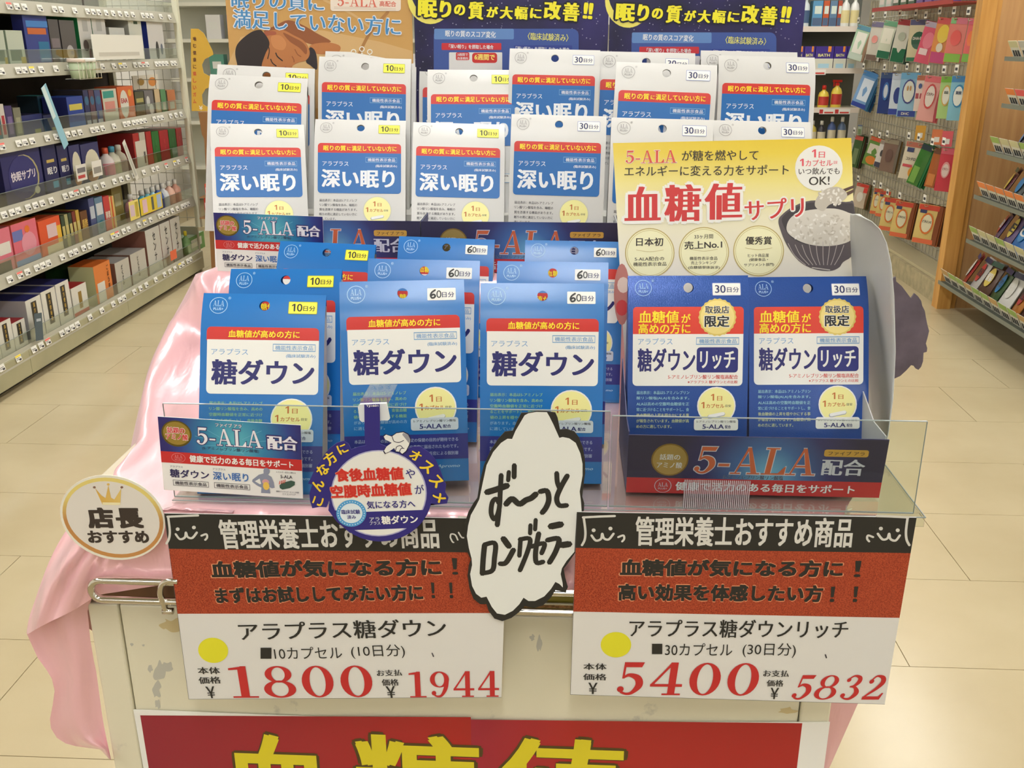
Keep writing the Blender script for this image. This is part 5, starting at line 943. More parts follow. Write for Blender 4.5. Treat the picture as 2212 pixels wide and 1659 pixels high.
CART = [
 ('b', '10', (-0.2767, 0.8017, 1.004, 0.1033, 0.3622, 0.0305), 'blue carton with yellow 10-day label, frontmost at the left behind the small card', GB),
 ('b', '10', (-.2765, .8866, 1.0075, -.0103, .3016, -.0126), 'blue carton with yellow 10-day label, second back in the left file', GB),
 ('b', '10', (-.2762, 1.0264, 1.007, -.1, .3, .0107), 'blue carton with yellow 10-day label, rearmost of the left file', GB),
 ('b', '60', (-.1395, .8170, 1.0122, .1204, .2359, -.0030), 'blue carton with handwritten 60-day label, frontmost behind the round blue tag', GB),
 ('b', '60', (-.1417, .9255, 1.0086, .0598, .2101, .0248), 'blue carton with handwritten 60-day label, second back in the middle file', GB),
 ('b', '60', (-.1406, 1.0779, 1.0034, -.0068, .2693, .0256), 'blue carton with handwritten 60-day label, rearmost of the middle file', GB),
 ('b', '60', (-.0149, .8300, 1.0079, .0363, .2120, .0022), 'blue carton with handwritten 60-day label, frontmost behind the white speech bubble', GB),
 ('b', '60', (-.0084, .9318, 1.0067, -.0190, .2310, -.0009), 'blue carton with handwritten 60-day label, second back in the right file', GB),
 ('b', '60', (.0148, 1.0666, 1.0031, .0114, .2589, .0108), 'blue carton with handwritten 60-day label, rearmost of the right file', GB),
 ('w', '10', (-0.3688, 1.1623, 1.136, 0.2855, 0.4104, 0.0333), 'white carton with yellow 10-day label, lower row, leftmost above the small card', GW, 1.0),
 ('w', '10', (-0.2525, 1.1843, 1.1375, 0.1185, 0.3765, 0.0227), 'white carton with yellow 10-day label, lower row, second from the left', GW, 1.0),
 ('w', '10', (-.1273, 1.1676, 1.136, .1119, .3915, .0340), 'white carton with yellow 10-day label, lower row, left half of the middle tray', GW, 1.015),
 ('w', '30', (-.0074, 1.1579, 1.1382, .0234, .2294, .0229), 'white carton with boxed 30-day label, lower row, right half of the middle tray', GW, 1.03),
 ('w', '30', (.1088, 1.0877, 1.1391, -.0001, .2225, .0223), 'white carton with boxed 30-day label just above the yellow poster, left one', GW, 1.09),
 ('w', '30', (.2342, 1.1401, 1.1345, .0206, .2577, .0182), 'white carton with boxed 30-day label just above the yellow poster, right one', GW, 1.045),
 ('w', '10', (-0.3619, 1.1179, 1.1907, 0.1353, 0.351, 0.0476), 'white carton with yellow 10-day label, upper row, leftmost before the sleeping face', GW, 1.09),
 ('w', '10', (-.2489, 1.2107, 1.2042, .0881, .2469, .0282), 'white carton with yellow 10-day label, upper row, second from the left', GW, 1.05),
 ('w', '10', (-.1091, 1.2030, 1.1938, .0687, .3118, .0040), 'white carton with yellow 10-day label, upper row, before the left starry poster', GW, 1.04),
 ('w', '30', (-.0141, 1.2535, 1.2109, .0133, .1824, .0199), 'white carton with boxed 30-day label, upper row, highest before the left starry poster', GW, 1.02),
 ('w', '30', (.1105, 1.1214, 1.1980, -.0286, .2215, .0337), 'white carton with boxed 30-day label, upper row, left one before the right starry poster', GW, 1.09),
 ('w', '30', (.2389, 1.1724, 1.2042, .0690, .1995, .0239), 'white carton with boxed 30-day label, upper row, right one before the right starry poster', GW, 1.06),
 ('r', '30', (.1259, .8617, 1.0098, .0183, .2395, -.0113), 'navy carton with gold seal, left one of two in the right tray', GR),
 ('r', '30', (.2456, .8725, 1.0090, .0056, .3133, -.0188), 'navy carton with gold seal, right one of two in the right tray', GR)]
for c in CART: place(*c)
BACK = [  # cartons of which only the top edge shows
 ('w', '10', (-.3560, 1.146, 1.198, .19, .30, .05), 'white carton edge peeping behind the upper leftmost one', 1.10),
 ('w', '10', (-.2440, 1.228, 1.209, .09, .22, .028), 'white carton edge peeping behind the second upper one', 1.055),
 ('w', '10', (-.1255, 1.238, 1.197, .03, .22, .01), 'white carton half hidden behind the tilted one before the left starry poster', 1.05),
 ('w', '30', (.0935, 1.165, 1.208, .0, .18, .02), 'white carton half hidden at the left before the right starry poster', 1.10),
 ('w', '30', (.2190, 1.195, 1.208, .02, .16, .02), 'white carton mostly hidden in the middle before the right starry poster', 1.075)]
for k, n_, q, lb, s_ in BACK: place(k, n_, q, lb, GW, s_)
# ------------------------------------------------------------------ display trays with header posters
HB = lambda: None
def header_mats():
    m1 = grad('tray_glow', (120, 190, 226), (52, 48, 76), 0, .085, mode='RADIAL', center=(.012, 0, .022), extra=[(.35, (70, 110, 170)), (.65, (58, 58, 110))]); return m1
GLOW = header_mats()
def tray(x, y, z, w_, h_, depth, label, lean=0., yaw=0., back=None, floor_z=None, cover=True):
    e = empty('display_tray', (x, y, z), yaw); tag(e, label, 'display tray', None)
    e.location.y = y
    m = MB(); T = Matrix.Rotation(-lean, 4, 'X'); m.box(-w_ / 2, w_ / 2, 0, .0012, 0, h_, M((52, 50, 96), .4), T=T); f = m.build('front_panel', e)
    a = Art(lambda X, Z, L: tuple(T @ Vector((X, -.0001 - L * LAY, Z))), lambda q: ((q[0] - .5) * w_, (1 - q[1]) * h_))
    a.poly([(0, 0), (1, 0), (1, .73), (0, .73)], GLOW, 1); a.poly([(0, .73), (1, .73), (1, 1), (0, 1)], M((196, 46, 50), .35), 1.3)
    ar = w_ / h_; SIL = M((206, 208, 222), .4)
    a.ell(.165, .41, .073, .073 * ar, M((150, 120, 60), .3, .4), 2); a.ell(.165, .41, .067, .067 * ar, M((190, 160, 90), .3, .4), 3)
    a.text('話題の', (.125, .36), (.205, .36), .1, WB, 5); a.text('アミノ酸', (.115, .5), (.215, .5), .1, WB, 5)
    a.serif('5-ALA', (.26, .40), (.74, .40), .46, M((206, 104, 66), .35), 5, slant=.12, ol=SIL, olw=.03)
    a.rrect(.76, .18, .93, .30, .01, M((206, 160, 70), .4), 2, .03); a.text('ファイブ アラ', (.775, .24), (.915, .24), .07, M((60, 50, 50), .5), 4, bold=.01)
    a.text('配合', (.757, .48), (.925, .48), .28, SIL, 4, bold=.01, vb=.02); a.text('5-アミノレブリン酸リン酸塩', (.38, .685), (.615, .685), .07, M((30, 34, 60), .5), 4, bold=.01, ol=M((150, 180, 210), .5), olw=.03)
    lr = .034; a.ring(.145, .865, lr, lr * ar * .95, lr * .92, lr * .9 * ar, SIL, 3, 20); a.serif('ALA', (.125, .845), (.165, .845), .07, SIL, 4); a.text('PLUS+', (.127, .915), (.163, .915), .03, SIL, 4)
    a.text('健康で活力のある毎日をサポート', (.195, .865), (.90, .865), .155, WB, 4, bold=.025)
    a.build('front_print', e)
    m = MB()
    m.box(-w_ / 2, w_ / 2, .0015, depth, 0, .0008, M((60, 60, 110), .5)); m.build('tray_floor', e)
    for s_ in (-1, 1):
        m = MB(); X = s_ * (w_ / 2 - .0006)
        pts = [(0.0015, 0), (depth, 0), (depth, h_ * 1.5), (depth * .62, h_ * 1.25), (depth * .3, h_), (0.0015, h_)]
        vs = [(X - .0005, p_[0], p_[1]) for p_ in pts] + [(X + .0005, p_[0], p_[1]) for p_ in pts]; n = len(pts)
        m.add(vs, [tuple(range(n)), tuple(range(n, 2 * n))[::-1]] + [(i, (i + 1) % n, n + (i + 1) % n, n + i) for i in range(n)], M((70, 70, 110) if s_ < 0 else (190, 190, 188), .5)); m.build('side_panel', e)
    return e
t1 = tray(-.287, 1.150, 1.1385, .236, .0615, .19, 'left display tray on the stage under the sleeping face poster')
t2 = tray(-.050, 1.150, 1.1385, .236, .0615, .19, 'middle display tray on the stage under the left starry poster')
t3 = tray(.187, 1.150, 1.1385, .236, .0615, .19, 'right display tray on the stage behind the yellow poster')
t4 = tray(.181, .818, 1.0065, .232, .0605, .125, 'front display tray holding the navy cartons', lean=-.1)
for t_, x_ in ((t1, 0), (t2, 0), (t3, 0)):
    m = MB(); m.box(-.116, .116, .085, .188, .001, .055, M((214, 212, 204), .5)); m.build('inner_step', t_)
# ------------------------------------------------------------------ header posters
def child_plane(par, pl):
    return pl
def poster(par, pl, x0, x1, z0, z1, mat):
    m = MB(); m.box(x0, x1, 0, .0012, z0, z1, mat); o = m.build('header_card', par); o.matrix_parent_inverse = Matrix.Identity(4)
    pm = Matrix.Translation(par.location) @ Matrix.Rotation(par.rotation_euler.z, 4, 'Z')
    o.matrix_local = pm.inverted() @ pl.mw; return o
# brown sleeping face poster
pl = Plane(aty(690, 150, 1.345), lean=.06); q0 = pl.p((487, 0)); q1 = pl.p((893, 150))
o = poster(t1, pl, q0[0], q1[0], -.17, .22, M((206, 160, 92), .4)); a = pl.art()
SK1 = M((190, 122, 70), .5); SK2 = M((150, 88, 50), .5); SK3 = M((206, 138, 84), .5); HAIR = M((44, 34, 34), .5); TAN = M((196, 150, 84), .5); PIL = M((214, 176, 120), .5)
a.poly([(487, 150), (495, 220), (893, 250), (890, 110), (820, 90), (700, 66), (600, 60), (520, 80)], PIL, 1)
FZ = lambda *q: [(400 + x / 4.254, y / 4.254) for x, y in q]
a.blob(FZ((720, 290), (830, 235), (950, 185), (1090, 235), (1200, 300), (1340, 380), (1250, 400), (1180, 412), (1080, 380), (1000, 330), (860, 300)), SK2, 2)
a.blob(FZ((1140, 430), (1200, 400), (1330, 392), (1425, 425), (1400, 485), (1250, 500), (1180, 480)), SK1, 3); a.blob(FZ((1142, 440), (1190, 460), (1212, 540), (1210, 640), (1150, 600), (1110, 560)), M((46, 38, 44), .5), 4)
a.blob(FZ((715, 310), (790, 280), (900, 275), (1000, 325), (1085, 370), (1132, 430), (1145, 500), (1110, 555), (1040, 575), (985, 610), (960, 680), (700, 690), (705, 560), (740, 440)), SK1, 5)
a.blob(FZ((900, 300), (1000, 345), (1080, 390), (1120, 450), (1110, 500), (1050, 440), (960, 380)), SK2, 5.6); a.blob(FZ((800, 330), (880, 330), (930, 400), (900, 460), (820, 440), (790, 380)), SK3, 5.6)
a.blob(FZ((725, 300), (770, 285), (830, 290), (835, 318), (780, 325), (740, 330)), M((170, 92, 64), .5), 6)
a.blob(FZ((462, 480), (480, 410), (540, 345), (620, 290), (690, 275), (722, 300), (765, 360), (775, 415), (745, 480), (722, 540), (705, 600), (700, 690), (520, 690), (475, 570)), HAIR, 7)
for q_, w_, m_ in (((( 835, 488), (850, 520), (895, 558)), .0016, HAIR), (((788, 545), (805, 580), (838, 606)), .0014, HAIR), (((985, 520), (1000, 548), (1002, 570)), .0013, SK2), (((1010, 455), (1035, 500), (1065, 520)), .0012, SK2), (((920, 618), (945, 632), (962, 655)), .0016, M((160, 76, 66), .5)), (((765, 420), (775, 470), (760, 540)), .0012, HAIR)):
    a.stroke(FZ(*q_), w_, m_, 8)
a.stroke([(838, 26), (800, 70), (776, 116), (760, 150)], .004, M((176, 126, 70), .5), 2); a.stroke([(700, 0), (760, 30), (800, 60)], .003, PIL, 2)
BL1 = M((70, 140, 196), .4); WHO = M((226, 232, 240), .4)
a.text('眠りの質に', (500, -2), (700, 6), 38, BL1, 9, bold=.01, vb=.01, ol=WHO, olw=.035); a.text('満足していない方に', (504, 40), (866, 58), 40, BL1, 9, bold=.01, vb=.01, ol=WHO, olw=.035)
a.rrect(714, -40, 866, 24, 6, M((240, 226, 210), .4), 5, 6); a.serif('5-ALA', (728, 2), (815, 5), 22, M((220, 110, 90), .4), 7); a.text('高配合', (820, 8), (856, 9), 12, M((220, 110, 90), .4), 7, bold=.02)
for i in range(2): a.stroke([(722, 15 + i * 3), (855, 19 + i * 3)], .0004, M((200, 180, 160), .5), 7)
for (u, v) in ((764, 112), (782, 106), (799, 112)): a.ring(u, v, 6, 6, 4, 4, PAPER, 6, 16)
a.stroke([(764, 117), (770, 135), (782, 114), (795, 135), (799, 117)], .0012, PAPER, 6, sharp=True)
ao = a.build('poster_print', o)
# starry posters
def starmat():
    m, N, L, b = newmat('starry_print'); t = N.new('ShaderNodeTexCoord'); v = N.new('ShaderNodeTexVoronoi'); v.inputs['Scale'].default_value = 170; L.new(t.outputs['Object'], v.inputs['Vector'])
    cr = N.new('ShaderNodeValToRGB'); E_ = cr.color_ramp.elements; E_[0].position = .02; E_[1].position = .16; E_[0].color = (1, 1, 1, 1); E_[1].color = (0, 0, 0, 1); L.new(v.outputs['Distance'], cr.inputs[0])
    n = N.new('ShaderNodeTexNoise'); n.inputs['Scale'].default_value = 14; L.new(t.outputs['Object'], n.inputs['Vector']); c2 = N.new('ShaderNodeValToRGB'); c2.color_ramp.elements[0].position = .35; c2.color_ramp.elements[1].position = .65; c2.color_ramp.elements[0].color = rgb((26, 26, 62)); c2.color_ramp.elements[1].color = rgb((48, 42, 104)); L.new(n.outputs['Fac'], c2.inputs[0])
    mx = N.new('ShaderNodeMix'); mx.data_type = 'RGBA'; L.new(cr.outputs[0], mx.inputs['Factor']); L.new(c2.outputs[0], mx.inputs['A']); mx.inputs['B'].default_value = rgb((190, 190, 220))
    L.new(mx.outputs['Result'], b.inputs['Base Color']); b.inputs['Roughness'].default_value = .3; return m
STAR = starmat()
for tt, du, dv, x0u, x1u in ((t2, 0, 0, 895, 1314), (t3, 427, 8, 1316, 1735)):
    pl = Plane(aty(1100 + du, 60, 1.345), lean=.03); q0 = pl.p((x0u, 60)); q1 = pl.p((x1u, 60)); o = poster(tt, pl, q0[0], q1[0], -.2, .12, STAR); a = pl.art(); D = lambda u, v: (u + du, v + dv)
    a.ell(930 + du, -6 + dv, 50, 58, M((240, 228, 110), .4), 1, n=32); a.ell(945 + du, -22 + dv, 58, 62, M((34, 30, 74), .4), 2, n=32)
    YL = M((246, 236, 50), .35); K = M((20, 20, 40), .5)
    for ch, u0, u1, v0, v1 in (('眠', 903, 945, 0, 38), ('り', 950, 975, 2, 38), ('の', 981, 1005, 10, 33), ('質', 1012, 1045, 4, 42), ('が', 1051, 1076, 14, 38), ('大', 1080, 1108, 14, 41), ('幅', 1112, 1140, 14, 42), ('に', 1145, 1170, 18, 40), ('改', 1175, 1212, 3, 42), ('善', 1216, 1252, 6, 46), ('!!', 1260, 1281, 6, 41)):
        A = D(u0, (v0 + v1) / 2 - 1); B_ = D(u1, (v0 + v1) / 2 + 1); a.text(ch, A, B_, v1 - v0, YL, 8, bold=.03, vb=.02, ol=K, olw=.05)
    a.rrect(*D(937, 62), *D(1250, 200), 14, M((62, 88, 160), .4), 2, 14); a.rrect(*D(938, 62), *D(1110, 85), 3, M((100, 140, 200), .4), 3, 3)
    a.text('眠りの質のスコア変化', D(962, 72), D(1071, 75), 14, WB, 5, bold=.02); a.text('〈臨床試験済み〉', D(1140, 78), D(1228, 82), 16, M((226, 226, 120), .4), 5, bold=.015)
    a.rrect(*D(954, 93), *D(1083, 108), 2, M((206, 50, 60), .4), 3, 2); a.text('「深い眠り」を摂取した場合', D(970, 100), D(1066, 102), 9, WB, 5, bold=.02)
    a.rrect(*D(970, 113), *D(1085, 190), 2, M((226, 226, 226), .4), 3, 2); a.rrect(*D(985, 113), *D(1014, 130), 3, M((206, 60, 60), .4), 4, 3); a.text('3週間で', D(988, 118), D(1011, 118), 6, WB, 6); a.text('改善傾向', D(988, 126), D(1011, 126), 6, WB, 6)
    a.rrect(*D(1020, 114), *D(1074, 136), 6, M((206, 50, 50), .4), 4, 6); a.text('6週間で', D(1025, 123), D(1069, 124), 13, M((250, 226, 120), .4), 6, bold=.03)
    a.rrect(*D(1110, 98), *D(1236, 112), 2, M((50, 70, 150), .4), 3, 2); a.text('「深い眠り」を摂取しなかった場合', D(1114, 104), D(1230, 107), 8, WB, 5, bold=.02)
    a.build('poster_print', o)
# yellow rice-bowl poster (header of the front tray)
pl = Plane(Vector((.176, .982, 1.16)), lean=.22); YG = grad('yellow_fade', (232, 226, 214), (230, 200, 60), 0, .155, 'Z', rough=.3, extra=[(.2, (236, 230, 214)), (.5, (238, 232, 196)), (.72, (236, 222, 136)), (.9, (232, 206, 74))])
o = sheet('header_card', pl, [(1324, 309), (1839, 298), (1862, 1000), (1362, 1000)], .0012, YG, None, None); pmw = Matrix.Translation(t4.location)
o.parent = t4; o.matrix_parent_inverse = Matrix.Identity(4); o.matrix_local = pmw.inverted() @ pl.mw
a = pl.art(); Z = lambda x, y: (1300 + x / 3.456, 280 + y / 3.456)
DKR = M((206, 54, 54), .4); DK = M((56, 50, 44), .5)
def zt(t, x0, y0, x1, y1, h, mat, L=4, **k): a.text(t, Z(x0, y0), Z(x1, y1), h / 3.456, mat, L, **k)
def o1(x0, x1, yc, h):
    w_ = x1 - x0; a.poly([Z(x0 + u_ * w_, yc + v_ * h) for u_, v_ in ((.5, .5), (.95, .5), (.95, -.5), (.6, -.5), (0, -.28), (.06, -.12), (.5, -.28))], PK, 4)
PK = M((226, 84, 96), .4)
a.serif('5-ALA', Z(172, 205), Z(560, 200), 95 / 3.456, M((214, 80, 60), .4), 4, ol=PAPER, olw=.03)
zt('が糖を燃やして', 597, 195, 1168, 190, 78, DK, bold=.01); zt('エネルギーに変える力をサポート', 168, 312, 1395, 300, 78, DK, bold=.01)
for ch, x0, x1, y0, y1 in (('血', 168, 440, 425, 680), ('糖', 465, 742, 410, 685), ('値', 765, 1048, 400, 672)): zt(ch, x0, (y0 + y1) / 2 + 3, x1, (y0 + y1) / 2 - 3, y1 - y0, DKR, 6, bold=-.005, vb=.035, ol=PAPER, olw=.05)
zt('サプリ', 1065, 605, 1508, 575, 150, DKR, 6, bold=.0, vb=.02, ol=PAPER, olw=.06)
a.ell(*Z(1620, 288), 178 / 3.456, 170 / 3.456, WHITE, 2); PK = M((226, 84, 96), .4)
o1(1568, 1600, 178, 60); zt('日', 1618, 188, 1665, 188, 45, PK); o1(1478, 1508, 245, 55); zt('カプセル', 1520, 250, 1722, 247, 48, PK); zt('目安', 1730, 245, 1758, 245, 24, PK); zt('いつ飲んでも', 1468, 312, 1775, 308, 50, DK); zt('OK!', 1545, 385, 1700, 380, 62, DK, bold=.015)
# rice bowl
BW = M((92, 84, 88), .4); BWD = M((62, 56, 60), .4); RICE = M((214, 208, 196), .5); RC2 = M((196, 188, 174), .5); RC3 = M((232, 228, 220), .5)
a.blob([Z(x, y) for x, y in ((1318, 680), (1330, 740), (1380, 860), (1470, 980), (1580, 1040), (1700, 1055), (1770, 1030), (1800, 990), (1885, 900), (1882, 560), (1820, 540), (1560, 530), (1420, 580), (1340, 640))], BW, 2)
a.blob([Z(x, y) for x, y in ((1345, 690), (1360, 640), (1440, 585), (1560, 545), (1820, 550), (1880, 575), (1880, 800), (1800, 850), (1640, 870), (1500, 850), (1400, 790))], BWD, 3)
a.blob([Z(x, y) for x, y in ((1378, 745), (1400, 670), (1470, 620), (1590, 595), (1740, 590), (1840, 620), (1880, 650), (1880, 800), (1790, 855), (1650, 870), (1520, 850), (1420, 800))], RICE, 4)
rnd = random.Random(5)
for k in range(150):
    x = rnd.uniform(1395, 1870); y = rnd.uniform(605, 850)
    if (x - 1660) ** 2 / 270 ** 2 + (y - 740) ** 2 / 125 ** 2 < .95: a.ell(*Z(x, y), 16 / 3.456, 8 / 3.456, rnd.choice((RC2, RC3, RICE)), 5 + k * .004, n=7, rot=rnd.uniform(0, 3))
for k in range(9):
    x = 1390 + k * 52; a.stroke([Z(x, 850 + 12 * math.sin(k)), Z(1440 + k * 42, 940), Z(1520 + k * 27, 1010)], .0006, M((190, 180, 176), .4), 5)
a.stroke([Z(1570, 1030), Z(1700, 1048)], .0012, M((190, 184, 176), .4), 5)
a.poly([Z(x, y) for x, y in ((1800, 445), (1880, 415), (1880, 435), (1800, 470))], M((90, 64, 54), .4), 4); a.poly([Z(x, y) for x, y in ((1800, 480), (1880, 445), (1880, 468), (1810, 505))], M((90, 64, 54), .4), 4)
a.blob([Z(x, y) for x, y in ((1590, 570), (1610, 500), (1680, 440), (1770, 430), (1830, 480), (1800, 530), (1700, 560), (1650, 610))], RC2, 5)
for k in range(50):
    x = rnd.uniform(1610, 1810); y = rnd.uniform(445, 580)
    if (x - 1710) ** 2 / 105 ** 2 + (y - 505) ** 2 / 65 ** 2 < 1: a.ell(*Z(x, y), 15 / 3.456, 8 / 3.456, rnd.choice((RC2, RC3, RICE)), 6 + k * .004, n=7, rot=rnd.uniform(0, 3))
GR_ = M((196, 176, 110), .4); CRC = M((244, 240, 196), .4)
for cx, cy, rr in ((358, 920, 185), (762, 915, 188), (1170, 905, 190)): a.ell(*Z(cx, cy), rr / 3.456, rr / 3.456, GR_, 2, n=40); a.ell(*Z(cx, cy), (rr - 8) / 3.456, (rr - 8) / 3.456, CRC, 3, n=40); a.ring(*Z(cx, cy), (rr - 16) / 3.456, (rr - 16) / 3.456, (rr - 19) / 3.456, (rr - 19) / 3.456, GR_, 4, 40); a.stroke([Z(cx - 100, cy - 22), Z(cx, cy - 8), Z(cx + 100, cy - 22)], .0004, GR_, 5)
zt('日本初', 255, 838, 458, 838, 62, DK, 5, bold=.02); zt('5-ALA配合の', 245, 966, 465, 962, 30, DK, 5); zt('機能性表示食品', 235, 1005, 482, 1002, 30, DK, 5)
zt('33ヶ月間', 690, 800, 830, 797, 32, DK, 5); zt('売上No.1', 615, 865, 898, 855, 60, DK, 5, bold=.02); zt('機能性表示食品', 655, 962, 862, 960, 26, DK, 5); zt('売上ランキング', 665, 995, 855, 993, 24, DK, 5); zt('(血糖値単体訴求)', 645, 1030, 880, 1030, 26, DK, 5)
zt('優秀賞', 1072, 828, 1268, 828, 60, DK, 5, bold=.02); zt('ヒット商品賞', 1090, 940, 1245, 938, 26, DK, 5); zt('(健康食品・', 1100, 973, 1240, 971, 26, DK, 5); zt('サプリメント部門)', 1060, 1012, 1285, 1008, 26, DK, 5)
a.ell(*Z(150, 1230), 60 / 3.456, 230 / 3.456, M((190, 120, 110), .5), 1.2, n=20); a.ell(*Z(160, 1160), 45 / 3.456, 60 / 3.456, M((226, 200, 186), .5), 1.6, n=12); a.ell(*Z(150, 1330), 45 / 3.456, 60 / 3.456, M((206, 60, 60), .5), 1.7, n=12)
a.build('poster_print', o)
# curved side flap of the front tray and the dark ragged disc beyond it
m = MB(); rows = []
for v, u0, u1 in ((462, 1844, 1848), (468, 1844, 1862), (478, 1844, 1884), (495, 1844, 1902), (525, 1845, 1916), (570, 1847, 1926), (640, 1852, 1932), (760, 1866, 1935), (860, 1880, 1930), (930, 1888, 1921), (990, 1893, 1908), (1040, 1888, 1896)):
    a0 = aty(u0 - 6, v, .985); b0 = aty(u1, v, .86); r_ = []
    for k in range(9):
        t = k / 8; p_ = a0.lerp(b0, t); p_.x += .006 * math.sin(math.pi * t); r_.append(p_ - t4.location)
    rows.append(r_)
m.grid(rows, M((206, 208, 206), .5)); o = m.build('side_flap', t4, True); sd = o.modifiers.new('thick', 'SOLIDIFY'); sd.thickness = .0008
# dark disc: outline traced once, standing as a thin card behind the tray
pl = Plane(aty(1900, 720, 1.13), yaw=0)
OUT = [(1850, 650), (1858, 606), (1880, 586), (1905, 596), (1925, 604), (1935, 598), (1936, 608), (1948, 618), (1960, 634), (1968, 645), (1972, 640), (1976, 634), (1983, 640), (1990, 650), (1992, 660), (1998, 672), (2000, 685), (2003, 700), (2007, 715), (2004, 728), (2000, 742), (2003, 752), (2002, 760), (1995, 762), (1994, 780), (1990, 792), (1984, 799), (1978, 796), (1974, 790), (1968, 789), (1958, 800), (1945, 812), (1930, 819), (1905, 828), (1875, 815), (1856, 770)]
o = sheet('ragged_dark_disc', pl, OUT, .003, M((100, 90, 102), .6, noise=.12, nscale=30), 'dark violet disc with a ragged edge standing beyond the white tray flap', 'card')
m = MB(); m.box(.30 - pl.mw.translation.x, pl.p((1940, 720))[0], .003, .006, 1.06 - pl.mw.translation.z, 1.068 - pl.mw.translation.z, M((70, 64, 74), .5)); m.build('support_arm', o)
# ------------------------------------------------------------------ small 5-ALA cards
TEAL = grad('teal_rays', (96, 186, 200), (48, 44, 110), 0, .062, mode='RADIAL', center=(.068, 0, .052), rough=.25, extra=[(.45, (52, 128, 170)), (.8, (50, 70, 140))])
def info_card(corner, y, label, w_=.130, yaw=0., roll=0., lean=0.):
    TLp, BLp = corner
    pl = Plane(aty(*BLp, y), yaw=yaw, lean=lean, roll=roll); hc = pl.p(TLp)[1]; h_ = hc
    m = MB(); m.prism([(0, 0), (w_, 0), (w_, h_), (0, h_)], 0, .0008, WHITE); o = m.build('info_card', None, mw=pl.mw); tag(o, label, 'card', 'small 5-ALA cards')
    a = Art(lambda x, z, L: (x, -.0001 - L * LAY, z), lambda q: ((q[0] - 70) / 2010 * w_, (1 - (q[1] - 170) / 1080) * h_))
    # template in pixels of an upright card: 70..2080 wide, 170..1250 high
    me = a
    m2 = MB(); 
    a.poly([(70, 170), (2080, 170), (2080, 670), (70, 670)], TEAL, 1); a.poly([(70, 670), (2080, 670), (2080, 835), (70, 835)], M((200, 46, 46), .35), 1.2)
    a.ell(320, 400, 215, 190, M((110, 96, 40), .3, .5), 2); a.ell(320, 395, 190, 168, M((176, 150, 70), .3, .5), 3)
    for r_ in range(10):
        an = r_ * .63; a.stroke([(1100 + 180 * math.cos(an), 480 + 90 * math.sin(an)), (1100 + 520 * math.cos(an), 420 + 235 * math.sin(an))], .0004, M((90, 170, 200), .4), 1.4)
    RW = M((214, 50, 50), .4); a.text('話題の', (190, 350), (440, 350), 85, RW, 5, bold=.03, ol=PAPER, olw=.04); a.text('アミノ酸', (165, 445), (480, 445), 85, RW, 5, bold=.03, ol=PAPER, olw=.04)
    a.text('ファイブ アラ', (880, 235), (1250, 235), 55, WB, 4, bold=.02, ol=NAVY, olw=.05); a.serif('5-ALA', (590, 410), (1535, 410), 245, M((236, 234, 240), .4), 5, ol=M((60, 50, 110), .4), olw=.045)
    a.text('配合', (1600, 440), (2030, 440), 200, M((236, 234, 240), .4), 5, bold=.015, vb=.03, ol=M((60, 50, 110), .4), olw=.04); a.text('(5-アミノレブリン酸リン酸塩)', (670, 585), (1480, 585), 58, M((50, 60, 90), .5), 4)
    PKW = M((226, 150, 150), .4); a.ring(320, 752, 100, 68, 95, 63, PKW, 3, 20); a.serif('ALA', (262, 735), (380, 735), 50, PKW, 4); a.text('PLUS+', (270, 783), (375, 783), 24, PKW, 4)
    a.text('健康で活力のある毎日をサポート', (480, 752), (1960, 752), 105, PAPER, 4, bold=.03)
    SM = M((120, 120, 140), .5); a.text('アラプラス', (190, 885), (375, 885), 30, SM, 4); a.text('アラプラス', (800, 885), (985, 885), 30, SM, 4)
    a.text('糖ダウン', (180, 985), (745, 985), 125, M((50, 46, 90), .4), 4, bold=.025); a.text('深い眠り', (800, 985), (1310, 985), 125, M((56, 110, 180), .4), 4, bold=.02)
    for x0 in (215, 810): a.frame(x0, 1085, x0 + 515, 1170, 6, DKB, 3); a.text('機能性表示食品', (x0 + 30, 1128), (x0 + 485, 1128), 52, DKB, 4, bold=.02)
    GRY = M((140, 146, 164), .45)
    a.poly([(1480, 1200), (1490, 1120), (1440, 1100), (1360, 1040), (1365, 1010), (1460, 930), (1530, 905), (1530, 860), (1545, 825), (1585, 820), (1620, 845), (1620, 880), (1590, 920), (1640, 950), (1670, 1030), (1680, 1110), (1640, 1120), (1600, 1100), (1615, 1200)], GRY, 3)
    a.poly([(1400, 1030), (1470, 985), (1490, 1060), (1470, 1070)], WHITE, 4); a.ell(1560, 1090, 45, 60, M((240, 200, 90), .4), 5); a.ell(1555, 1030, 50, 40, M((214, 160, 160), .4), 4)
    a.text('5-ALA', (1770, 935), (1940, 935), 48, DKB, 4, bold=.02); a.text('エネルギー産生に関わる', (1710, 870), (1990, 870), 24, DKB, 4)
    a.poly([(1750, 1070), (1790, 1030), (1920, 985), (1975, 1000), (1970, 1050), (1900, 1100), (1790, 1130), (1755, 1110)], M((60, 90, 76), .4), 3)
    for k in range(4): a.stroke([(1750 + k * 25, 1050 - k * 8), (1760 + k * 25, 1005 - k * 8)], .0007, M((214, 80, 50), .4), 5)
    a.text('細胞内でエネルギーをつくる場所', (1700, 1160), (2030, 1160), 24, DKB, 4); a.text('ミトコンドリア', (1790, 1195), (1980, 1195), 28, DKB, 4); a.build('card_print', o)
    return o
info_card(((346, 900), (354, 1058)), .779, 'small teal and red 5-ALA card leaning at the front left of the clear guard', yaw=0, roll=.045, w_=.128)
info_card(((460, 459), (470, 585)), 1.118, 'small teal and red 5-ALA card on the cloth before the left white cartons', yaw=0, roll=.03, w_=.130)
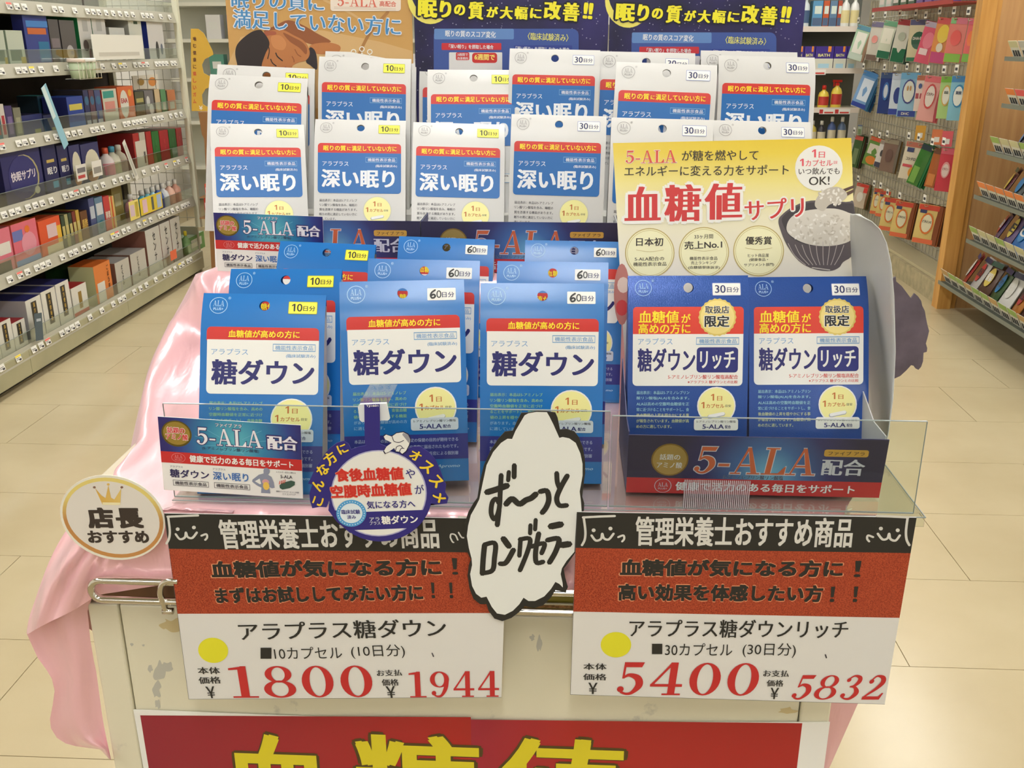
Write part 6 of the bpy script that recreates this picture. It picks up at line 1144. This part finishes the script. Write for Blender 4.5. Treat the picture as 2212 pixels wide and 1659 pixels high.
# ------------------------------------------------------------------ big price signs
def sandmat():
    m, N, L, b = newmat('speckled_orange'); t = N.new('ShaderNodeTexCoord'); n = N.new('ShaderNodeTexNoise'); n.inputs['Scale'].default_value = 900; n.inputs['Detail'].default_value = 2; L.new(t.outputs['Object'], n.inputs['Vector'])
    cr = N.new('ShaderNodeValToRGB'); cr.color_ramp.elements[0].position = .36; cr.color_ramp.elements[1].position = .64; cr.color_ramp.elements[0].color = rgb((142, 46, 28)); cr.color_ramp.elements[1].color = rgb((184, 80, 48)); L.new(n.outputs['Fac'], cr.inputs[0]); L.new(cr.outputs[0], b.inputs['Base Color']); b.inputs['Roughness'].default_value = .3; return m
SAND = sandmat(); SBLK = M((42, 42, 40), .3); SWH = M((222, 220, 214), .35); CHALK = M((214, 212, 204), .6); SRED = M((194, 46, 46), .35); SDOT = M((226, 220, 46), .4)
def face(a, Zf, x, mir, s=1.0):
    # hand drawn corner bracket with a small face; Zf maps sign zoom pixels
    f = (lambda dx: x - dx) if mir else (lambda dx: x + dx)
    k = .0021
    a.stroke([Zf(f(0), 100), Zf(f(100), 95), Zf(f(185), 92)], k, CHALK, 4); a.stroke([Zf(f(4), 100), Zf(f(14), 180), Zf(f(10), 230), Zf(f(-6), 262)], k, CHALK, 4)
    a.ell(*Zf(f(62), 175), 12 * s, 11 * s, CHALK, 4, n=10); a.ell(*Zf(f(160), 165), 12 * s, 11 * s, CHALK, 4, n=10)
    a.stroke([Zf(f(50), 205), Zf(f(75), 235), Zf(f(105), 225), Zf(f(112), 195), Zf(f(122), 222), Zf(f(150), 228), Zf(f(178), 195)], k, CHALK, 4)
    a.stroke([Zf(f(205), 215), Zf(f(235), 205), Zf(f(240), 225), Zf(f(228), 240)], k * .9, CHALK, 4)
def price_sign(pl, outline, b1, b2, label, lines, name_line, caps, p1, p2, Zf, faces, sc_, marks, thin):
    o = sheet('price_sign', pl, outline, .0009, SWH, label, 'price sign', 'large A4 price signs'); a = pl.art()
    TLq, TRq, BRq, BLq = outline[0], outline[1], outline[2], outline[3]
    lerp = lambda A, B, t: (A[0] + (B[0] - A[0]) * t, A[1] + (B[1] - A[1]) * t)
    L1, R1 = lerp(TLq, BLq, b1[0]), lerp(TRq, BRq, b1[1]); L2, R2 = lerp(TLq, BLq, b2[0]), lerp(TRq, BRq, b2[1])
    a.poly([TLq, TRq, R1, L1], SBLK, 1); a.poly([L1, R1, R2, L2], SAND, 1)
    for ln in lines: a.text(ln[0], Zf(*ln[1]), Zf(*ln[2]), ln[3] * sc_, CHALK if ln[4] == 'w' else SBLK, 5, bold=ln[5], ol=(M((226, 150, 110), .4) if ln[4] == 'o' else None), olw=.012)
    a.text(name_line[0], Zf(*name_line[1]), Zf(*name_line[2]), name_line[3] * sc_, SBLK, 5, bold=.016)
    cx, cy, q = caps[0]; a.poly([Zf(cx - q / 2, cy - q / 2), Zf(cx + q / 2, cy - q / 2), Zf(cx + q / 2, cy + q / 2), Zf(cx - q / 2, cy + q / 2)], SBLK, 5)
    for c in caps[1:]: a.text(c[0], Zf(*c[1]), Zf(*c[2]), c[3] * sc_, SBLK, 5, bold=-.004)
    a.serif(p1[0], Zf(*p1[1]), Zf(*p1[2]), p1[3] * sc_, SRED, 5, sp=.1, slant=p1[4]); a.serif(p2[0], Zf(*p2[1]), Zf(*p2[2]), p2[3] * sc_, SRED, 5, sp=.08, slant=p2[4])
    for t, A, B, h in marks: a.text(t, Zf(*A), Zf(*B), h * sc_, SBLK, 5, bold=-.004, vb=.02)
    for fx, mir in faces: face(a, Zf, fx, mir, sc_)
    a.stroke([lerp(TLq, BLq, .01), BLq], .0003, M((90, 90, 90), .5), 1.5, sharp=True); a.stroke([BLq, BRq], .0003, M((90, 90, 90), .5), 1.5, sharp=True)
    a.build('sign_print', o); return o
# left sign (zoom origin 330,1080 scale 2.8)
ZL = lambda x, y: (330 + x / 2.8, 1080 + y / 2.8)
pl = Plane(aty(720, 1320, .7505)); s_ = 1 / 2.8
sl = price_sign(pl, [(355, 1109), (1096, 1121), (1083, 1506), (408, 1510)], (.19, .19), (.54, .527), 'A4 price sign reading 1800 and 1944 at the left',
  [('管理栄養士おすすめ商品', (405, 207), (1730, 200), 180, 'w', .027), ('血糖値が気になる方に', (352, 420), (1745, 405), 105, 'o', .042), ('！', (1810, 400), (1845, 400), 100, 'b', .03), ('まずはお試ししてみたい方に', (380, 577), (1635, 557), 100, 'o', .042), ('！！', (1685, 545), (1815, 545), 95, 'b', .03)],
  ('アラプラス糖ダウン', (522, 795), (1775, 770), 110), [(686, 925, 66), ('10カプセル', (735, 925), (1145, 920), 72), ('(10日分)', (1200, 918), (1525, 912), 82)],
  ('1800', (465, 1100), (1340, 1095), 190, 0), ('1944', (1548, 1115), (2100, 1110), 155, .05), ZL, [(90, False)], s_,
  [('本体', (272, 1030), (408, 1030), 42), ('価格', (278, 1090), (412, 1086), 42), ('￥', (325, 1162), (380, 1160), 70), ('お支払', (1355, 1045), (1508, 1042), 38), ('価格', (1385, 1102), (1488, 1100), 40), ('￥', (1412, 1160), (1470, 1158), 70)], 0)
a = pl.art(); a.ell(*ZL(366, 908), 91 * s_, 76 * s_, SDOT, 3, n=32, rot=.15); a.build('yellow_dot', sl); a = pl.art(); a.stroke([ZL(1690, 925), ZL(1698, 945)], .0012, DKB, 4)
f_ = lambda dx: 1905 - dx
a.stroke([ZL(1850, 100), ZL(1900, 104), ZL(1960, 112)], .0016, CHALK, 4); a.stroke([ZL(1800, 225), ZL(1805, 205), ZL(1830, 210), ZL(1845, 240)], .0014, CHALK, 4); a.stroke([ZL(1800, 225), ZL(1812, 250), ZL(1820, 255)], .0014, CHALK, 4); a.stroke([ZL(1850, 195), ZL(1870, 225), ZL(1890, 225)], .0014, CHALK, 4)
a.build('sign_marks', sl)
# speech bubble sign
pl = Plane(aty(1130, 1110, .7472)); ZB_ = lambda x, y: (1000 + x / 3.529, 880 + y / 3.529)
outer = [(445, 42), (500, 40), (560, 28), (640, 30), (705, 40), (722, 80), (740, 170), (790, 165), (850, 185), (885, 230), (915, 310), (930, 400), (932, 500), (918, 600), (910, 680), (925, 730), (922, 790), (868, 800), (862, 950), (855, 1110), (800, 1190), (768, 1230), (780, 1300), (800, 1370), (782, 1415), (740, 1400), (705, 1395), (670, 1450), (610, 1510), (540, 1530), (470, 1515), (430, 1560), (370, 1605), (300, 1630), (240, 1610), (195, 1550), (180, 1500), (130, 1500), (80, 1460), (50, 1380), (35, 1280), (45, 1200), (62, 1160), (25, 1090), (8, 980), (12, 890), (40, 800), (80, 730), (110, 690), (130, 560), (160, 440), (210, 330), (270, 240), (320, 185), (380, 178), (410, 110)]
inner = [(470, 60), (500, 44), (560, 34), (640, 36), (660, 70), (690, 130), (735, 232), (760, 225), (810, 235), (860, 270), (895, 350), (912, 430), (912, 520), (890, 640), (900, 720), (905, 795), (866, 830), (858, 960), (850, 1100), (790, 1170), (755, 1225), (745, 1270), (760, 1340), (762, 1372), (735, 1345), (705, 1330), (670, 1385), (620, 1440), (550, 1475), (500, 1475), (462, 1450), (430, 1500), (380, 1550), (320, 1580), (260, 1570), (220, 1520), (180, 1442), (140, 1450), (100, 1420), (70, 1360), (55, 1270), (70, 1200), (66, 1150), (45, 1070), (30, 980), (40, 900), (60, 820), (100, 750), (125, 700), (150, 580), (180, 440), (230, 340), (290, 270), (340, 238), (375, 240), (400, 180)]
sb = sheet('bubble_sign', pl, [ZB_(*q) for q in outer], .0009, SBLK, 'white speech bubble sign with thick black edge between the price signs', 'sign'); a = pl.art()
a.poly([ZB_(*q) for q in inner], M((230, 232, 226), .4), 1)
def bs(pts, w_): a.stroke([ZB_(*q) for q in pts], w_ / 3.529 * .00050, SBLK, 4)
W1 = 30
bs([(185, 645), (260, 622), (335, 595)], 40); bs([(292, 515), (285, 640), (278, 760), (258, 830), (235, 850), (215, 800), (225, 720), (255, 695), (275, 730)], 30); bs([(275, 780), (262, 895)], 32); bs([(350, 490), (345, 555)], 26); bs([(392, 440), (390, 530)], 30)
bs([(330, 735), (375, 695), (430, 735), (480, 705), (520, 690), (555, 660)], 38); bs([(590, 640), (640, 635), (655, 700), (635, 760), (605, 800)], 34); bs([(715, 500), (720, 570), (740, 620)], 30); bs([(795, 520), (745, 610), (715, 690), (735, 745), (790, 745)], 32)
bs([(165, 1050), (155, 1150), (148, 1265)], 34); bs([(165, 1045), (245, 1035), (240, 1150), (225, 1240), (150, 1262)], 32); bs([(310, 1000), (350, 1055)], 40); bs([(285, 1190), (330, 1180), (385, 1085)], 34); bs([(440, 1000), (430, 1130)], 28); bs([(435, 1005), (510, 1000), (495, 1090), (435, 1240)], 30); bs([(515, 895), (512, 960)], 26); bs([(555, 855), (550, 930)], 26)
bs([(520, 1060), (620, 1035), (600, 1110)], 30); bs([(578, 960), (555, 1090), (560, 1180), (610, 1175)], 32); bs([(672, 905), (745, 890)], 44); bs([(645, 1010), (730, 1000), (710, 1090), (660, 1180)], 34); bs([(755, 1048), (808, 1040)], 44)
a.build('sign_print', sb)
# right sign (zoom origin 1200,1080 scale 2.6976)
ZR_ = lambda x, y: (1200 + x / 2.6976, 1080 + y / 2.6976)
pl = Plane(aty(1590, 1320, .7445)); s_ = 1 / 2.6976
sr = price_sign(pl, [(1246, 1106), (1980, 1118), (1911, 1521), (1232, 1500)], (.196, .19), (.545, .537), 'A4 price sign reading 5400 and 5832 at the right',
  [('管理栄養士おすすめ商品', (465, 180), (1732, 190), 172, 'w', .027), ('血糖値が気になる方に', (375, 392), (1675, 400), 100, 'o', .042), ('！', (1740, 400), (1780, 400), 95, 'b', .03), ('高い効果を体感したい方', (365, 535), (1558, 545), 100, 'o', .042), ('！！', (1600, 548), (1760, 548), 90, 'b', .03)],
  ('アラプラス糖ダウンリッチ', (430, 745), (1705, 752), 105), [(592, 866, 60), ('30カプセル', (638, 868), (1030, 870), 72), ('(30日分)', (1090, 872), (1400, 876), 84)],
  ('5400', (352, 1038), (1195, 1045), 190, .1), ('5832', (1385, 1090), (1928, 1090), 142, .3), ZR_, [(160, False), (2055, True)], s_,
  [('本体', (162, 968), (298, 970), 38), ('価格', (160, 1028), (298, 1030), 38), ('￥', (190, 1095), (245, 1096), 66), ('お支払', (1210, 1008), (1360, 1010), 38), ('価格', (1230, 1065), (1328, 1066), 38), ('￥', (1250, 1125), (1300, 1126), 66)], 0)
a = pl.art(); a.ell(*ZR_(352, 842), 89 * s_, 74 * s_, SDOT, 3, n=32); a.build('yellow_dot', sr); a = pl.art(); a.stroke([ZR_(1572, 900), ZR_(1578, 918)], .0012, DKB, 4); a.build('pen_mark', sr)
# oval manager's recommendation tag
pl = Plane(aty(243, 1118, .7538)); ZO = lambda x, y: (120 + x / 5.0267, 1010 + y / 5.0267)
def oval(cx, cy, ru, rv, rot, n=44): return [(cx + ru * math.cos(2 * math.pi * k / n) * math.cos(rot) - rv * math.sin(2 * math.pi * k / n) * math.sin(rot), cy + ru * math.cos(2 * math.pi * k / n) * math.sin(rot) + rv * math.sin(2 * math.pi * k / n) * math.cos(rot)) for k in range(n)]
OC = (243, 1118); ROT = .30
so = sheet('oval_sign', pl, oval(OC[0], OC[1], 115.5, 89, ROT), .0008, M((232, 228, 212), .35), 'oval white sign with gold rim and crown over the pink cloth', 'sign'); a = pl.art()
GOL = grad('gold_rim', (196, 140, 80), (226, 206, 120), -.02, .02, 'Z', rough=.35, extra=[(.4, (190, 136, 80))])
a.ring(OC[0] + 1, OC[1], 111, 84, 103, 76, GOL, 1, 48, rot=ROT); a.ell(OC[0] + 1, OC[1], 103, 76, M((222, 216, 206), .4), 1.5, n=44, rot=ROT)
CRN = grad('crown_gold', (214, 170, 80), (232, 210, 130), -.01, .03, 'X', rough=.4)
a.poly([ZO(q[0], q[1]) for q in ((430, 220), (500, 300), (545, 330), (575, 190), (605, 325), (640, 345), (715, 225), (705, 400), (512, 400))], CRN, 3); a.poly([ZO(512, 375), ZO(706, 378), ZO(705, 404), ZO(513, 402)], M((236, 226, 180), .4), 4)
for q in ((424, 212), (722, 212), (575, 180)): a.ell(*ZO(*q), 3.2, 2.6, M((130, 96, 80), .4) if q[0] != 575 else CRN, 4, n=10)
DBR = M((58, 48, 42), .45); a.text('店', ZO(345, 545), ZO(635, 545), 225 / 5.03, DBR, 4, bold=.05); a.text('長', ZO(655, 548), ZO(950, 548), 220 / 5.03, DBR, 4, bold=.05); a.text('おすすめ', ZO(352, 750), ZO(1015, 750), 135 / 5.03, DBR, 4, bold=.04)
a.build('sign_print', so)
# round blue wobbler tag
pl = Plane(aty(825, 1050, .736)); ZW = lambda x, y: (650 + x / 4.88, 850 + y / 4.88)
WN = M((46, 40, 124), .35); cw = (825, 1330)
cx, cy, rw, rh = 838, 1060, 535, 500
def arc(a0, a1, rx, ry, n, wob=0, k0=0): return [(cx + (rx + wob * (i % 2)) * math.cos(R(a0 + (a1 - a0) * i / n)), cy - (ry + wob * (i % 2)) * math.sin(R(a0 + (a1 - a0) * i / n))) for i in range(n + 1)]
OUTW = arc(268, 188, 545, 500, 14) + [(270, 1200), (200, 1195), (120, 1210), (95, 1130), (90, 1050), (120, 960), (75, 950), (110, 880), (150, 790), (200, 720), (250, 640), (300, 580), (380, 520), (450, 500), (500, 530), (530, 590), (600, 565)] + [(680, 550), (690, 545), (672, 530), (670, 290), (668, 120), (828, 112), (832, 290), (832, 530), (900, 560), (870, 600), (895, 630), (1010, 640)] + [(1100, 600), (1180, 560), (1260, 560), (1350, 620), (1420, 700), (1470, 810), (1500, 900), (1530, 960), (1520, 1040), (1555, 1100), (1540, 1160), (1440, 1170), (1370, 1160)] + arc(-8, -88, 545, 500, 14)
wb = sheet('round_wobbler', pl, [ZW(*q) for q in OUTW], .0008, WN, 'round dark blue tag with yellow lettering clipped to the clear guard', 'tag'); a = pl.art()
WG = grad('wobbler_glow', (236, 236, 228), (236, 236, 228), 0, .0368, mode='RADIAL', center=(0, 0, 0), extra=[(.93, (236, 236, 228)), (.999, (120, 116, 180))])
cc = ZW(822, 1050); a.ell(cc[0], cc[1], 505 / 4.88, 455 / 4.88, M((170, 168, 206), .4), 1, n=44); a.ell(cc[0], cc[1], 492 / 4.88, 443 / 4.88, M((232, 232, 226), .4), 1.5, n=44)
a.poly([ZW(*q) for q in ((330, 1230), (700, 1245), (1305, 1225), (1262, 1330), (1190, 1415), (850, 1430), (560, 1438), (440, 1370), (360, 1290))], WN, 2); a.poly([ZW(*q) for q in ((300, 1150), (350, 1260), (440, 1380), (570, 1440), (520, 1470), (380, 1350), (290, 1230))], WN, 2)
def wt(t, x0, y0, x1, y1, h, mat, **k): a.text(t, ZW(x0, y0), ZW(x1, y1), h / 4.88, mat, 6, **k)
WR = M((206, 46, 40), .4); OR_ = M((226, 130, 100), .4)
wt('食後血糖値', 370, 860, 1078, 838, 130, WR, bold=.034, ol=OR_, olw=.02); wt('や', 1105, 845, 1205, 840, 100, WN, bold=.01); wt('空腹時血糖値', 318, 1035, 1162, 1002, 130, WR, bold=.034, ol=OR_, olw=.02); wt('が', 1200, 1010, 1300, 1003, 95, WN, bold=.01)
wt('気になる方へ', 695, 1172, 1205, 1158, 82, WN, bold=.02); wt('アラ', 725, 1325, 830, 1320, 40, WB); wt('プラス', 725, 1365, 840, 1360, 36, WB); wt('糖ダウン', 850, 1332, 1235, 1320, 88, PAPER, bold=.03)
cb = ZW(532, 1260); a.ell(cb[0], cb[1], 158 / 4.88, 142 / 4.88, M((80, 160, 214), .4), 3, n=32); a.ell(cb[0], cb[1], 118 / 4.88, 104 / 4.88, M((222, 234, 240), .4), 4, n=32)
for k in range(30): an = 2 * math.pi * k / 30; a.ell(cb[0] + 28.3 * math.cos(an), cb[1] + 25 * math.sin(an), 1.3, 1.3, M((214, 232, 244), .4), 5, n=6)
wt('臨床試験', 428, 1245, 625, 1243, 46, WN, bold=.02); wt('済み', 488, 1300, 582, 1298, 42, WN, bold=.02); wt('TJ1601', 688, 130, 818, 128, 26, PAPER, bold=.03)
YW_ = M((240, 206, 50), .4)
for ch, x, y, sz, an in (('こ', 182, 1130, 110, 68), ('ん', 180, 960, 130, 60), ('な', 230, 800, 130, 50), ('方', 310, 680, 140, 38), ('に', 440, 580, 110, 25), ('オ', 1210, 650, 120, -28), ('ス', 1330, 770, 130, -38), ('ス', 1430, 920, 130, -50), ('メ', 1462, 1090, 120, -62)):
    c = Vector(pl.p(ZW(x, y))); d = Vector((math.cos(R(an)), math.sin(R(an)))) * sz / 4.88 * .000378 / 2; up_ = Vector((-d.y, d.x)) * 2
    a._t(ch, c - d, d * 2, up_, YW_, 6, .03, 0, 0)
HG = M((232, 232, 226), .4); KB = M((30, 26, 60), .4)
hand = [(875, 450), (900, 430), (960, 450), (1010, 415), (1080, 405), (1130, 430), (1155, 480), (1140, 540), (1110, 600), (1070, 632), (1045, 610), (1000, 605), (985, 570), (930, 610), (895, 625), (878, 600), (905, 555), (960, 515), (890, 480)]
a.poly([ZW(1020 + (q[0] - 1020) * 1.07, 520 + (q[1] - 520) * 1.09) for q in hand], KB, 6.5); a.poly([ZW(*q) for q in hand], HG, 7)
a.poly([ZW(*q) for q in ((1080, 410), (1130, 430), (1155, 480), (1140, 520), (1110, 480), (1070, 430))], M((150, 150, 156), .4), 7.5)
for st in ([(965, 450), (985, 500), (1040, 510), (1085, 490)], [(1000, 600), (1010, 560), (1050, 545), (1075, 570)], [(1040, 610), (1060, 575), (1090, 575)]): a.stroke([ZW(*q) for q in st], .0006, KB, 8)
a.build('tag_print', wb)
e = empty('tag_clip', aty(807, 890, .7395)); tag(e, 'small white clip holding the blue tag strap on the guard edge', 'clip')
m = MB(); pl2 = Plane(aty(807, 890, .7395)); m.prism([pl2.p(ZW(*q)) for q in ((600, 140), (620, 115), (900, 105), (935, 270), (920, 285), (840, 285), (830, 300), (640, 300), (618, 280))], 0, .003, M((226, 230, 232), .2)); m.build('clip_plate', e)
m = MB(); m.box(-.012, .012, .003, .0505, .0065, .0072, ACRYL); m.build('clip_arm', e)
# ribbed clear tape strip over the right tray front
e = empty('ribbed_tape', (0, 0, 0)); pl = Plane(aty(1547, 1070, .779)); e.matrix_world = pl.mw; tag(e, 'ribbed clear tape strip stuck over the red band of the right tray', 'tape')
TAPE = glassy('ribbed_tape', (236, 236, 240), .72, .25); A = pl.p((1478, 1036)); B_ = pl.p((1617, 1100)); m = MB(); m.box(A[0], B_[0], 0, .0004, B_[1], A[1], TAPE); m.build('tape_film', e)
m = MB(); n = 34
for k in range(n): x = A[0] + (B_[0] - A[0]) * (k + .5) / n; m.box(x - .00016, x + .00016, -.0003, 0, B_[1], A[1], M((226, 222, 226), .3))
o = m.build('tape_ribs', e); o['kind'] = 'stuff'
bpy.context.view_layer.update()
